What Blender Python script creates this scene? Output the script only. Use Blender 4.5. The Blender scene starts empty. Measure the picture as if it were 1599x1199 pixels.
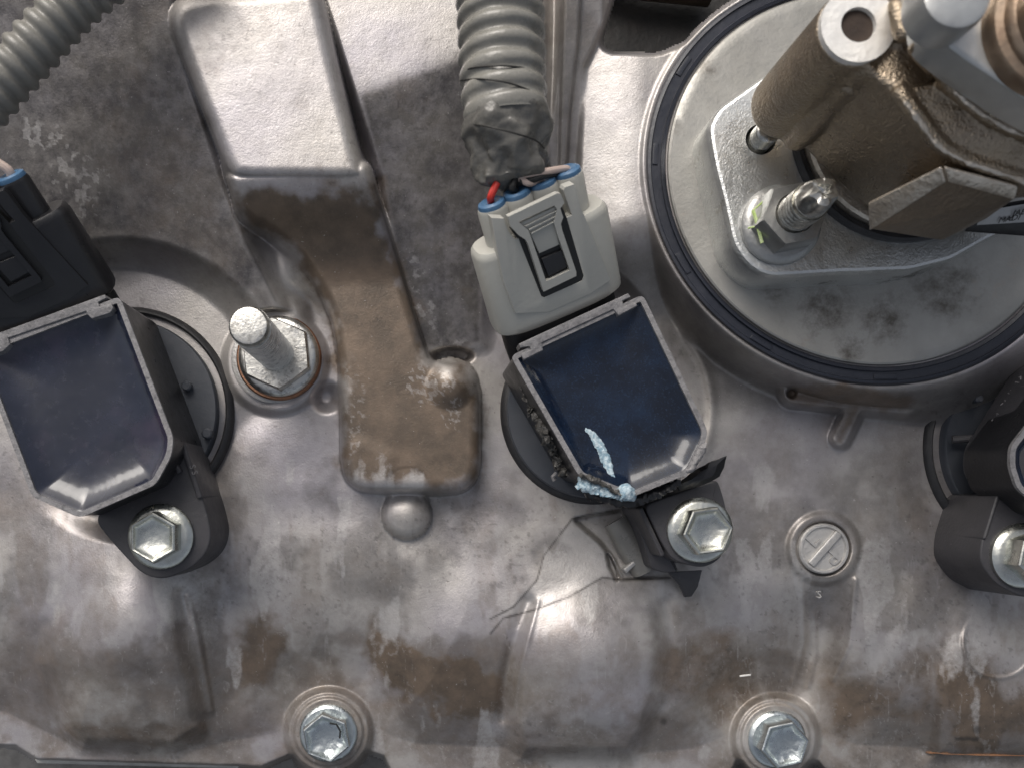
import bpy, bmesh, math, random
import numpy as np
from mathutils import Vector, noise as mnoise
from mathutils.geometry import tessellate_polygon
R = math.radians
random.seed(7)
SC = bpy.context.scene
COL = SC.collection

# ---------------------------------------------------------------- camera, sky, sun
S = 0.00012                 # metres per unit (about 0.12 mm)
F = 1250.0                  # camera height above the coil seats, in units
NU, NV = 660.0, 780.0       # the point straight below the lens
W_, H_ = 1599.0, 1199.0

cam = bpy.data.cameras.new("camera")
cam.sensor_width = 36.0
cam.lens = F / W_ * 36.0
cam.shift_x = (W_ / 2 - NU) / W_
cam.shift_y = (NV - H_ / 2) / W_
cam.clip_start = 0.005
cam.clip_end = 50.0
cam.dof.use_dof = True
cam.dof.focus_distance = (F - 40) * S
cam.dof.aperture_fstop = 30.0
cam_o = bpy.data.objects.new("camera", cam)
COL.objects.link(cam_o)
cam_o.location = ((NU - 800) * S, (600 - NV) * S, F * S)
SC.camera = cam_o

SUN_EL, SUN_AZ = 42.0, -26.0         # sun above the top edge of the picture, a little to the left
world = bpy.data.worlds.new("World")
SC.world = world
world.use_nodes = True
wn = world.node_tree.nodes
sky = wn.new("ShaderNodeTexSky")
sky.sky_type = 'NISHITA'
sky.sun_disc = False
sky.sun_elevation = R(SUN_EL)
sky.sun_rotation = R(SUN_AZ)
sky.air_density = 1.0
sky.dust_density = 6.0
sky.ozone_density = 0.6
bgn = wn["Background"]
bgn.inputs[1].default_value = 0.115
hs = wn.new("ShaderNodeHueSaturation")          # thin cloud: the sky is paler than clear blue
hs.inputs['Saturation'].default_value = 0.45
world.node_tree.links.new(sky.outputs[0], hs.inputs['Color'])
world.node_tree.links.new(hs.outputs[0], bgn.inputs[0])
sl = bpy.data.lights.new("sun", 'SUN')
sl.energy = 1.5
sl.angle = R(38)
sl.color = (1.0, 0.955, 0.90)
so = bpy.data.objects.new("sun", sl)
COL.objects.link(so)
so.rotation_euler = (-R(90 - SUN_EL), 0, -R(SUN_AZ))
SC.view_settings.view_transform = 'Standard'
SC.view_settings.look = 'None'
SC.view_settings.exposure = 0.08
SC.view_settings.gamma = 1.0
SC.render.engine = 'CYCLES'
SC.cycles.use_denoising = True
SC.cycles.max_bounces = 8

# ---------------------------------------------------------------- helpers
def Q(u, v, z):
    """ground position (units) of a point at height z seen at photo position u, v"""
    k = (F - z) / F
    return (NU + (u - NU) * k, NV + (v - NV) * k)

def QZ(u, v, z):
    x, y = Q(u, v, z)
    return (x, y, z)

def QL(pts, z):
    return [Q(u, v, z) for u, v in pts]

def V3(p):
    return Vector(((p[0] - 800) * S, (600 - p[1]) * S, p[2] * S))

def thing(name, label, cat, at, group=None):
    o = bpy.data.objects.new(name, None)
    COL.objects.link(o)
    o.empty_display_size = 0.002
    o.location = V3(at)
    o['label'] = label
    o['category'] = cat
    if group:
        o['group'] = group
    return o

def root_loc(o):
    loc = Vector((0, 0, 0))
    while o is not None:
        loc += o.location
        o = o.parent
    return loc

def dup(root, at, rz=0.0, label=None):
    r = root.copy()
    COL.objects.link(r)
    r.location = V3(at)
    r.rotation_euler = (0, 0, rz)
    if label:
        r['label'] = label
    for ch in list(root.children):
        c = ch.copy()
        COL.objects.link(c)
        c.parent = r
        for g in list(ch.children):
            d = g.copy()
            COL.objects.link(d)
            d.parent = c
    return r

def area(p):
    return 0.5 * sum(p[i][0] * p[(i + 1) % len(p)][1] - p[(i + 1) % len(p)][0] * p[i][1] for i in range(len(p)))

def offset(p, d):
    """grow (d > 0) or shrink a closed polygon"""
    n = len(p)
    sgn = 1 if area(p) > 0 else -1
    out = []
    for i in range(n):
        a, b, c = Vector(p[i - 1]), Vector(p[i]), Vector(p[(i + 1) % n])
        e1, e2 = (b - a), (c - b)
        if e1.length < 1e-6 or e2.length < 1e-6:
            out.append(tuple(b)); continue
        e1.normalize(); e2.normalize()
        n1 = Vector((e1.y, -e1.x)) * sgn
        n2 = Vector((e2.y, -e2.x)) * sgn
        m = n1 + n2
        if m.length < 1e-6:
            out.append(tuple(b)); continue
        m.normalize()
        k = max(0.45, m.dot(n1))
        out.append(tuple(b + m * (d / k)))
    return out

def rounded(p, r, n=4):
    out = []
    L = len(p)
    for i in range(L):
        a, b, c = Vector(p[i - 1]), Vector(p[i]), Vector(p[(i + 1) % L])
        rr = r[i] if isinstance(r, (list, tuple)) else r
        d1 = min(rr, (a - b).length * .48)
        d2 = min(rr, (c - b).length * .48)
        if rr <= 0:
            out.append(tuple(b)); continue
        s, e = b + (a - b).normalized() * d1, b + (c - b).normalized() * d2
        for k in range(n + 1):
            t = k / n
            out.append(tuple(s * (1 - t) ** 2 + b * 2 * t * (1 - t) + e * t * t))
    return out

def circle(c, r, n=48, ry=None, a0=0.0):
    ry = r if ry is None else ry
    return [(c[0] + r * math.cos(a0 + 2 * math.pi * i / n), c[1] + ry * math.sin(a0 + 2 * math.pi * i / n)) for i in range(n)]

class Mesh:
    """collects vertices (units) and faces, then links them as ONE mesh object"""
    def __init__(self):
        self.v, self.f = [], []
    def add(self, vs, fs):
        b = len(self.v)
        self.v += [tuple(x) for x in vs]
        self.f += [tuple(i + b for i in q) for q in fs]
        return self
    def loft(self, rings, cap0=True, cap1=True, closed=True, xf=None):
        n = len(rings[0])
        vs = [p for r in rings for p in r]
        if xf:
            vs = [xf(*p) for p in vs]
        fs = []
        m = n if closed else n - 1
        for k in range(len(rings) - 1):
            for i in range(m):
                j = (i + 1) % n
                fs.append((k * n + i, k * n + j, (k + 1) * n + j, (k + 1) * n + i))
        if cap0:
            fs.append(tuple(range(n))[::-1])
        if cap1:
            b = (len(rings) - 1) * n
            fs.append(tuple(range(b, b + n)))
        return self.add(vs, fs)
    def prism(self, poly, z0, z1, bev=0.0, draft=0.0, nb=3, xf=None):
        rings = [[(x, y, z0) for x, y in (offset(poly, draft) if draft else poly)]]
        if bev > 0:
            rings.append([(x, y, z1 - bev) for x, y in poly])
            for i in range(1, nb + 1):
                a = i / nb * math.pi / 2
                rings.append([(x, y, z1 - bev + bev * math.sin(a)) for x, y in offset(poly, -bev * (1 - math.cos(a)))])
        else:
            rings.append([(x, y, z1) for x, y in poly])
        return self.loft(rings, xf=xf)
    def plate(self, outer, holes, z0, z1, xf=None):
        """prism with holes through it"""
        loops = [outer] + holes
        flat = [p for l in loops for p in l]
        tris = tessellate_polygon([[Vector((x, y, 0)) for x, y in l] for l in loops])
        N = len(flat)
        vs = [(x, y, z1) for x, y in flat] + [(x, y, z0) for x, y in flat]
        fs = [tuple(t) for t in tris] + [tuple(i + N for i in t)[::-1] for t in tris]
        b = 0
        for l in loops:
            n = len(l)
            for i in range(n):
                j = (i + 1) % n
                fs.append((b + i, b + j, N + b + j, N + b + i))
            b += n
        if xf:
            vs = [xf(*p) for p in vs]
        return self.add(vs, fs)
    def lathe(self, c, prof, n=48, rot=0.0, xf=None, cap0=True, cap1=True):
        """prof: (radius, height[, hexness])"""
        rings = []
        for q in prof:
            r, z = q[0], q[1]
            h = q[2] if len(q) > 2 else 0.0
            ring = []
            for i in range(n):
                t = 2 * math.pi * i / n
                hx = math.cos(R(30)) / math.cos(((t + R(30)) % R(60)) - R(30) if False else ((t % R(60)) - R(30)))
                rr = r * ((1 - h) + h * hx)
                ring.append((c[0] + rr * math.cos(t + rot), c[1] + rr * math.sin(t + rot), z))
            rings.append(ring)
        return self.loft(rings, xf=xf, cap0=cap0, cap1=cap1)
    def tube(self, path, rad, n=12, flat=1.0, caps=True):
        P = [Vector(p) for p in path]
        rings = []
        up = Vector((0, 0, 1))
        for i, p in enumerate(P):
            d = (P[min(i + 1, len(P) - 1)] - P[max(i - 1, 0)]).normalized()
            sx = d.cross(up)
            if sx.length < 1e-3:
                sx = Vector((1, 0, 0))
            sx.normalize()
            sy = sx.cross(d).normalized()
            r = rad(i) if callable(rad) else rad
            rings.append([tuple(p + sx * (r * math.cos(2 * math.pi * k / n)) + sy * (r * flat * math.sin(2 * math.pi * k / n))) for k in range(n)])
        return self.loft(rings, cap0=caps, cap1=caps)
    def hull(self, pts, bev=0.0, seg=2):
        bm = bmesh.new()
        for p in pts:
            bm.verts.new(p)
        r = bmesh.ops.convex_hull(bm, input=bm.verts[:])
        junk = list({g for g in r['geom_interior'] + r['geom_unused'] if isinstance(g, bmesh.types.BMVert)})
        if junk:
            bmesh.ops.delete(bm, geom=[g for g in junk if g.is_valid], context='VERTS')
        bmesh.ops.dissolve_limit(bm, angle_limit=R(3), verts=bm.verts[:], edges=bm.edges[:])
        if bev > 0:
            bmesh.ops.bevel(bm, geom=bm.edges[:], offset=bev, segments=seg, affect='EDGES', profile=0.5, clamp_overlap=True)
        bm.verts.index_update()
        self.add([tuple(v.co) for v in bm.verts], [tuple(v.index for v in f.verts) for f in bm.faces])
        bm.free()
        return self
    def wobble(self, amp, scale, seed=0.0):
        o = []
        for p in self.v:
            q = Vector(p) / scale + Vector((seed, seed * 1.7, -seed))
            n = mnoise.noise_vector(q)
            o.append((p[0] + n.x * amp, p[1] + n.y * amp, p[2] + n.z * amp))
        self.v = o
        return self
    def build(self, name, mat, parent=None, smooth=35, label=None, sub=0, remesh=0, relax=8):
        org = root_loc(parent) if parent else Vector((0, 0, 0))
        me = bpy.data.meshes.new(name)
        me.from_pydata([tuple(V3(p) - org) for p in self.v], [], self.f)
        bm = bmesh.new()
        bm.from_mesh(me)
        bmesh.ops.recalc_face_normals(bm, faces=bm.faces[:])
        bm.to_mesh(me)
        bm.free()
        if smooth:
            me.polygons.foreach_set("use_smooth", [True] * len(me.polygons))
            me.set_sharp_from_angle(angle=R(smooth))
        me.materials.append(mat)
        o = bpy.data.objects.new(name, me)
        COL.objects.link(o)
        if parent:
            o.parent = parent
        if label:
            o['label'] = label
        if remesh:
            m = o.modifiers.new("voxel", 'REMESH')
            m.mode = 'VOXEL'
            m.voxel_size = remesh * S
            m.use_smooth_shade = True
            m = o.modifiers.new("relax", 'SMOOTH')
            m.iterations = relax
            m.factor = .5
        if sub:
            m = o.modifiers.new("smooth", 'SUBSURF')
            m.levels = m.render_levels = sub
        return o

# ---------------------------------------------------------------- materials
def material(name, col, rough=0.5, metal=0.0, spots=(), bumps=(), rvar=0.0, coat=0.0, spec=0.5, stretch=(1, 1, 1)):
    """spots: (scale, low, high, colour, amount) noise patches; bumps: (scale, distance)"""
    m = bpy.data.materials.new(name)
    m.use_nodes = True
    nt = m.node_tree
    N, L = nt.nodes, nt.links
    b = N["Principled BSDF"]
    b.inputs['Metallic'].default_value = metal
    b.inputs['Roughness'].default_value = rough
    b.inputs['Specular IOR Level'].default_value = spec
    b.inputs['Coat Weight'].default_value = coat
    b.inputs['Coat Roughness'].default_value = 0.08
    tc = N.new("ShaderNodeTexCoord")
    mp = N.new("ShaderNodeMapping")
    mp.inputs['Scale'].default_value = tuple(s / S for s in stretch)
    L.new(tc.outputs['Object'], mp.inputs['Vector'])
    last = None
    seed = random.uniform(0, 50)
    for k, (sc, lo, hi, c2, amt) in enumerate(spots):
        nz = N.new("ShaderNodeTexNoise")
        nz.noise_dimensions = '4D'
        nz.inputs['W'].default_value = seed + k * 7.3
        nz.inputs['Scale'].default_value = 1.0 / sc
        nz.inputs['Detail'].default_value = 6
        nz.inputs['Roughness'].default_value = 0.65
        L.new(mp.outputs[0], nz.inputs['Vector'])
        rp = N.new("ShaderNodeMapRange")
        rp.inputs[1].default_value = lo
        rp.inputs[2].default_value = hi
        rp.inputs[3].default_value = 0
        rp.inputs[4].default_value = amt
        L.new(nz.outputs[0], rp.inputs[0])
        mx = N.new("ShaderNodeMix")
        mx.data_type = 'RGBA'
        if last is None:
            mx.inputs[6].default_value = (*col, 1)
        else:
            L.new(last, mx.inputs[6])
        mx.inputs[7].default_value = (*c2, 1)
        L.new(rp.outputs[0], mx.inputs[0])
        last = mx.outputs[2]
    if last is None:
        b.inputs['Base Color'].default_value = (*col, 1)
    else:
        L.new(last, b.inputs['Base Color'])
    if rvar > 0:
        nz = N.new("ShaderNodeTexNoise")
        nz.inputs['Scale'].default_value = 1 / 22.0
        nz.inputs['Detail'].default_value = 7
        nz.inputs['Roughness'].default_value = 0.7
        L.new(mp.outputs[0], nz.inputs['Vector'])
        rp = N.new("ShaderNodeMapRange")
        rp.inputs[1].default_value = .3
        rp.inputs[2].default_value = .7
        rp.inputs[3].default_value = max(0.02, rough - rvar)
        rp.inputs[4].default_value = min(1, rough + rvar)
        L.new(nz.outputs[0], rp.inputs[0])
        L.new(rp.outputs[0], b.inputs['Roughness'])
    prev = None
    for sc, dist in bumps:
        nz = N.new("ShaderNodeTexNoise")
        nz.inputs['Scale'].default_value = 1.0 / sc
        nz.inputs['Detail'].default_value = 3
        L.new(mp.outputs[0], nz.inputs['Vector'])
        bp = N.new("ShaderNodeBump")
        bp.inputs['Strength'].default_value = 1.0
        bp.inputs['Distance'].default_value = dist * S
        L.new(nz.outputs[0], bp.inputs['Height'])
        if prev:
            L.new(prev, bp.inputs['Normal'])
        prev = bp.outputs[0]
    if prev:
        L.new(prev, b.inputs['Normal'])
    return m

DUST = (0.30, 0.29, 0.28)
M_ = {}
M_['black_plastic'] = material("black_plastic", (0.012, 0.012, 0.014), 0.33, 0, [(9, .66, .74, DUST, .3), (120, .4, .7, (.026, .026, .028), .8)], [(5, .3)], .08)
M_['tab_plastic'] = material("tab_plastic", (0.040, 0.039, 0.043), 0.46, 0, [(10, .64, .76, DUST, .3), (80, .4, .7, (.062, .06, .066), .8)], [(4, .35)], .1)
M_['rim_plastic'] = material("rim_plastic", (0.21, 0.205, 0.21), 0.5, 0, [(9, .45, .62, (.12, .118, .122), .9), (4, .6, .7, (.32, .32, .32), .6)], [(3, .9), (9, .8)], .1)
M_['collar_plastic'] = material("collar_plastic", (0.050, 0.056, 0.068), 0.38, 0, [(60, .4, .7, (.075, .08, .09), .8), (7, .66, .76, DUST, .3)], [(6, .3)], .1)
M_['rubber'] = material("rubber", (0.016, 0.016, 0.018), 0.5, 0, [(25, .5, .75, (.04, .038, .038), .8)], [(5, .5)], .1)
M_['seal_rubber'] = material("seal_rubber", (0.020, 0.023, 0.033), 0.36, 0, [(70, .45, .7, (.035, .038, .05), .9), (6, .68, .78, DUST, .35)], [(9, .4)], .1)
M_['resin_hazy'] = material("resin_hazy", (0.008, 0.011, 0.024), 0.12, 0, [(75, .42, .66, (.020, .024, .044), .8), (11, .54, .76, (.07, .073, .088), .35), (3.5, .70, .78, (.35, .36, .38), .6), (110, .5, .7, (.05, .035, .06), .6)], [(60, 1.0)], .05, coat=.0, spec=.8)
M_['resin_blue'] = material("resin_blue", (0.004, 0.007, 0.016), 0.10, 0, [(60, .42, .66, (.008, .018, .042), .9), (3.0, .54, .74, (.022, .040, .072), .8), (2.5, .72, .80, (.4, .48, .55), .7)], [(60, .8)], .04, coat=.0, spec=.6)
M_['gray_plastic'] = material("gray_plastic", (0.45, 0.445, 0.405), 0.40, 0, [(60, .4, .7, (.41, .405, .37), .7), (7, .70, .78, (.62, .61, .57), .5), (5, .72, .80, (.15, .14, .12), .4)], [(7, .35)], .08)
M_['blue_seal'] = material("blue_seal", (0.06, 0.14, 0.255), 0.35, 0, [(12, .45, .7, (.09, .19, .33), .7)], [(5, .4)], .08)
M_['conduit_plastic'] = material("conduit_plastic", (0.205, 0.198, 0.178), 0.36, 0, [(30, .4, .7, (.26, .252, .228), .7), (6, .66, .76, (.42, .41, .38), .4)], [(6, .5)], .1)
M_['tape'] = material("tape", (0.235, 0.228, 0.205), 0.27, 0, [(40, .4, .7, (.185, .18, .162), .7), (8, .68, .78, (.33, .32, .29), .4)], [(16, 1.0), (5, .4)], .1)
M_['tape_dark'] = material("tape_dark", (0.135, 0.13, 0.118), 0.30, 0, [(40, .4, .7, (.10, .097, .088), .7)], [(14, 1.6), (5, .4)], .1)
M_['tape_edge'] = material("tape_edge", (0.015, 0.014, 0.013), 0.6)
M_['zinc'] = material("zinc", (0.64, 0.65, 0.61), 0.30, 1.0, [(20, .45, .68, (.46, .46, .42), .8), (5, .64, .76, (.26, .26, .24), .4), (45, .5, .7, (.60, .60, .50), .6)], [(6, .3), (22, .9)], .1)
M_['zinc_blue'] = material("zinc_blue", (0.62, 0.66, 0.66), 0.30, 1.0, [(20, .45, .68, (.50, .54, .55), .8), (6, .64, .74, (.25, .25, .24), .5)], [(6, .5), (25, 1.0)], .1)
M_['steel'] = material("steel", (0.68, 0.67, 0.63), 0.33, 1.0, [(9, .50, .64, (.27, .26, .24), .8), (30, .45, .7, (.5, .49, .46), .7)], [(4, .35), (14, .6)], .12)
M_['nut_gray'] = material("nut_gray", (0.40, 0.40, 0.39), 0.42, .8, [(25, .45, .7, (.30, .30, .29), .8), (5, .62, .74, (.20, .20, .19), .5)], [(5, .5)], .1)
M_['copper'] = material("copper", (0.30, 0.16, 0.10), 0.4, .9, [(12, .45, .7, (.16, .10, .07), .9)], [(5, .6)], .1)
M_['plate_steel'] = material("plate_steel", (0.66, 0.67, 0.66), 0.36, .85, [(120, .42, .66, (.74, .75, .73), .7), (26, .58, .72, (.33, .30, .23), .65), (8, .66, .76, (.24, .23, .20), .6)], [(2.6, .55), (6, .4)], .12)
M_['disc_alu'] = material("disc_alu", (0.33, 0.322, 0.298), 0.46, .55, [(90, .4, .68, (.42, .41, .385), .8), (34, .60, .72, (.20, .185, .16), .5), (9, .68, .77, (.14, .13, .12), .7), (60, .62, .75, (.42, .34, .28), .5)], [(5, .35), (30, .6)], .12)
M_['bronze'] = material("bronze", (0.35, 0.290, 0.225), 0.34, .88, [(70, .40, .68, (.46, .37, .265), .85), (16, .5, .74, (.24, .195, .145), .6), (4.5, .62, .74, (.62, .52, .38), .5)], [(2.8, 1.7), (8, 1.5)], .12)
M_['bronze_dark'] = material("bronze_dark", (0.30, 0.25, 0.195), 0.42, .8, [(70, .40, .68, (.36, .29, .22), .85), (6, .62, .74, (.26, .21, .16), .5)], [(6, 1.8), (20, 2)], .12)
M_['bronze_edge'] = material("bronze_edge", (0.66, 0.60, 0.52), 0.38, .7, [(20, .42, .66, (.46, .39, .31), .8), (6, .6, .74, (.74, .70, .64), .6)], [(5, 1.6), (12, 2)], .12)
M_['machined'] = material("machined", (0.88, 0.86, 0.82), 0.42, .35, [(30, .5, .72, (.74, .71, .66), .7), (5, .70, .79, (.3, .28, .25), .5)], [(6, .8), (16, 1)], .1)
M_['hole_shade'] = material("hole_shade", (0.045, 0.030, 0.022), 0.8, 0, [(20, .45, .7, (.02, .013, .01), .8)], [(6, 1)])
M_['silver'] = material("silver", (0.60, 0.61, 0.60), 0.4, .75, [(50, .4, .7, (.5, .5, .49), .8)], [(12, .6)], .1)
M_['brass_ring'] = material("brass_ring", (0.36, 0.28, 0.21), 0.38, .85, [(40, .4, .7, (.28, .19, .13), .9)], [(10, .8)], .1)
M_['label_film'] = material("label_film", (0.42, 0.42, 0.42), 0.35, .3, [(20, .4, .7, (.36, .36, .36), .8)])
M_['ink_and_gap_black'] = material("ink_and_gap_black", (0.012, 0.012, 0.012), 0.5)
M_['paint_mark'] = material("paint_mark", (0.42, 0.58, 0.16), 0.5, 0, [(8, .4, .65, (.62, .70, .42), .9)], [(5, .6)])
M_['crack_chalk'] = material("crack_chalk", (0.50, 0.60, 0.65), 0.7, 0, [(5, .42, .58, (.17, .28, .36), .95), (3, .6, .7, (.74, .78, .80), .8)], [(2.5, 1.6)])
M_['char'] = material("char", (0.045, 0.043, 0.040), 0.55, 0, [(5, .5, .64, (.20, .195, .185), .8), (12, .5, .7, (.02, .02, .02), .7)], [(3, 1.6)])
M_['red_wire'] = material("red_wire", (0.52, 0.035, 0.025), 0.35)
M_['black_wire'] = material("black_wire", (0.012, 0.012, 0.012), 0.4)
M_['pale_wire'] = material("pale_wire", (0.58, 0.46, 0.40), 0.4)
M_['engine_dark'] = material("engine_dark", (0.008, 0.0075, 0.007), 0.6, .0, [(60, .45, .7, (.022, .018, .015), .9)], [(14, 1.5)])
M_['engine_brown'] = material("engine_brown", (0.16, 0.12, 0.09), 0.55, .4, [(60, .45, .7, (.08, .065, .05), .9)], [(14, 1.5)])
M_['sleeve'] = material("sleeve", (0.20, 0.193, 0.178), 0.33, .2, [(30, .4, .7, (.27, .26, .24), .7)], [(8, .5)], .1)
M_['rust'] = material("rust", (0.24, 0.115, 0.055), 0.7, 0, [(14, .4, .65, (.13, .085, .06), .9)], [(5, .6)])
M_['head_metal'] = material("head_metal", (0.22, 0.212, 0.20), 0.5, .3, [(50, .4, .65, (.10, .095, .088), .9)], [(10, 1.0)])
M_['gasket'] = material("gasket", (0.40, 0.40, 0.38), 0.5, .5, [(30, .45, .7, (.28, .28, .26), .9)], [(8, 1)])
M_['cast_plug'] = material("cast_plug", (0.50, 0.49, 0.475), 0.5, .55, [(18, .45, .7, (.38, .37, .36), .8), (5, .62, .74, (.6, .59, .57), .5)], [(5, .9)], .1)

def dirt_zone(m, zones, col, scale, lo, hi):
    """grime gathered round given places of a thing (offsets in units from its base)"""
    nt = m.node_tree
    N, L = nt.nodes, nt.links
    b = N["Principled BSDF"]
    src = b.inputs['Base Color'].links[0].from_socket
    mp = next(n for n in N if n.type == 'MAPPING')
    acc = None
    for cx, cy, rad in zones:
        d = N.new("ShaderNodeVectorMath"); d.operation = 'DISTANCE'
        d.inputs[1].default_value = (cx, -cy, 16)
        L.new(mp.outputs[0], d.inputs[0])
        rp = N.new("ShaderNodeMapRange"); rp.inputs[1].default_value = rad; rp.inputs[2].default_value = rad * .3
        rp.inputs[3].default_value = 0; rp.inputs[4].default_value = 1
        L.new(d.outputs['Value'], rp.inputs[0])
        if acc is None: acc = rp.outputs[0]
        else:
            mx = N.new("ShaderNodeMath"); mx.operation = 'MAXIMUM'
            L.new(acc, mx.inputs[0]); L.new(rp.outputs[0], mx.inputs[1]); acc = mx.outputs[0]
    nz = N.new("ShaderNodeTexNoise"); nz.inputs['Scale'].default_value = 1 / scale
    nz.inputs['Detail'].default_value = 8; nz.inputs['Roughness'].default_value = .75
    L.new(mp.outputs[0], nz.inputs['Vector'])
    ad = N.new("ShaderNodeMath"); ad.operation = 'MULTIPLY_ADD'; ad.inputs[1].default_value = .22
    L.new(acc, ad.inputs[0]); L.new(nz.outputs[0], ad.inputs[2])
    rp = N.new("ShaderNodeMapRange"); rp.inputs[1].default_value = lo; rp.inputs[2].default_value = hi
    L.new(ad.outputs[0], rp.inputs[0])
    mul = N.new("ShaderNodeMath"); mul.operation = 'MULTIPLY'
    L.new(rp.outputs[0], mul.inputs[0]); L.new(acc, mul.inputs[1])
    mx = N.new("ShaderNodeMix"); mx.data_type = 'RGBA'
    mx.inputs[7].default_value = (*col, 1)
    L.new(mul.outputs[0], mx.inputs[0]); L.new(src, mx.inputs[6]); L.new(mx.outputs[2], b.inputs['Base Color'])

# ---------------------------------------------------------------- the valve cover: one casting, a surface in depth
rng = np.random.default_rng(11)
ST = 2.2
ug = np.arange(-170, 1772, ST)
vg = np.arange(-150, 1352, ST)
U, V = np.meshgrid(ug, vg)

def vn(scale, seed, sx=1.0, sy=1.0):
    r = np.random.default_rng(seed)
    x = (U + 400) / (scale * sx)
    y = (V + 400) / (scale * sy)
    g = r.random((int(y.max()) + 3, int(x.max()) + 3))
    xi, yi = x.astype(int), y.astype(int)
    fx, fy = x - xi, y - yi
    fx, fy = fx * fx * (3 - 2 * fx), fy * fy * (3 - 2 * fy)
    return (g[yi, xi] * (1 - fx) + g[yi, xi + 1] * fx) * (1 - fy) + (g[yi + 1, xi] * (1 - fx) + g[yi + 1, xi + 1] * fx) * fy

def fbm(scale, seed, oct=5, sx=1.0, sy=1.0, gain=.55):
    t, a, n = 0, 1.0, 0
    for k in range(oct):
        t = t + a * vn(scale / 2 ** k, seed + k * 13, sx, sy)
        n += a
        a *= gain
    return t / n

def sst(x, a, b):
    t = np.clip((x - a) / (b - a), 0, 1)
    return t * t * (3 - 2 * t)

def sdc(cx, cy, r):
    return np.hypot(U - cx, V - cy) - r

def sdseg(ax, ay, bx, by):
    dx, dy = bx - ax, by - ay
    t = np.clip(((U - ax) * dx + (V - ay) * dy) / (dx * dx + dy * dy), 0, 1)
    return np.hypot(U - ax - t * dx, V - ay - t * dy), t

def sdline(pts):
    d = None
    for a, b in zip(pts[:-1], pts[1:]):
        q = sdseg(*a, *b)[0]
        d = q if d is None else np.minimum(d, q)
    return d

def sdp(pts):
    d = None
    inside = np.zeros(U.shape, bool)
    n = len(pts)
    for i in range(n):
        (ax, ay), (bx, by) = pts[i], pts[(i + 1) % n]
        q = sdseg(ax, ay, bx, by)[0]
        d = q if d is None else np.minimum(d, q)
        c = (ay > V) != (by > V)
        with np.errstate(divide='ignore', invalid='ignore'):
            xx = (bx - ax) * (V - ay) / ((by - ay) if by != ay else 1e-9) + ax
        inside ^= c & (U < xx)
    return np.where(inside, -d, d)

def smax(a, b, k):
    h = np.clip(0.5 + 0.5 * (a - b) / k, 0, 1)
    return b + (a - b) * h + k * h * (1 - h)

def lay(H, z, d, w):
    """put height z where d <= 0, fading out over w"""
    m = 1 - sst(d, 0, w)
    return H + (z - H) * m

def blur(a, k):
    for ax in (0, 1):
        p = np.pad(a, [(k + 1, k) if i == ax else (0, 0) for i in (0, 1)], mode='edge')
        c = np.cumsum(p, axis=ax)
        n = a.shape[ax]
        a = (np.take(c, np.arange(2 * k + 1, 2 * k + 1 + n), ax) - np.take(c, np.arange(0, n), ax)) / (2 * k + 1)
    return a

def lay_wall(H, z, d, top, wid, sharp=3.0, rd=16.0):
    """like lay, but a wall turned away from the middle drops steeply and one turned to it slopes"""
    gy, gx = np.gradient(d, ST)
    dx, dy = NU - U, NV - V
    n = np.hypot(dx, dy) + 1e-6
    f = np.clip((gx * dx + gy * dy) / n * 1.3 + .15, 0, 1)
    f = blur(blur(f, 9), 9)
    m = 1 - sst(d, -.25 * top * f, sharp + f * wid)
    q = np.clip((d + top) / top, 0, 1)
    z = z - rd * (1 - np.sqrt(np.maximum(0, 1 - (.97 * q) ** 2)))
    return H + (np.maximum(z, H) - H) * m

# ellipse of the round opening at the right, fitted to its rim
EC, EA = (1381.0, 248.0), None
rim_pts = [(1160, 0), (1072, 72), (1025, 165), (1010, 250), (1025, 350), (1050, 420), (1150, 520), (1250, 575), (1390, 605), (1500, 580), (1580, 535)]
A = np.array([[((u - 1380) / 350) ** 2, ((u - 1380) / 350) * ((v - 250) / 350), ((v - 250) / 350) ** 2, (u - 1380) / 350, (v - 250) / 350] for u, v in rim_pts])
ce = np.linalg.lstsq(A, np.ones(len(rim_pts)), rcond=None)[0]
def ell_val(u, v):
    x, y = (u - 1380) / 350, (v - 250) / 350
    return ce[0] * x * x + ce[1] * x * y + ce[2] * y * y + ce[3] * x + ce[4] * y
_m = np.array([[2 * ce[0], ce[1]], [ce[1], 2 * ce[2]]])
_c = np.linalg.solve(_m, -np.array([ce[3], ce[4]]))
_k = 1 + ce[0] * _c[0] ** 2 + ce[1] * _c[0] * _c[1] + ce[2] * _c[1] ** 2
EC = (1380 + 350 * _c[0], 250 + 350 * _c[1])
_w, _e = np.linalg.eigh(_m / 2 / _k)
def ell_pt(t, s=1.0):
    p = (_e[:, 0] * math.cos(t) / math.sqrt(_w[0]) + _e[:, 1] * math.sin(t) / math.sqrt(_w[1])) * 350 * s
    return (EC[0] + p[0], EC[1] + p[1])
def ell_ring(s, z, n=160):
    return [QZ(*ell_pt(2 * math.pi * i / n, s), z) for i in range(n)]
_x, _y = (U - EC[0]) / 350, (V - EC[1]) / 350
_B = _m / 2 / _k
dE = (np.sqrt(_B[0, 0] * _x ** 2 + 2 * _B[0, 1] * _x * _y + _B[1, 1] * _y ** 2) - 1) * 358

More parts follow.
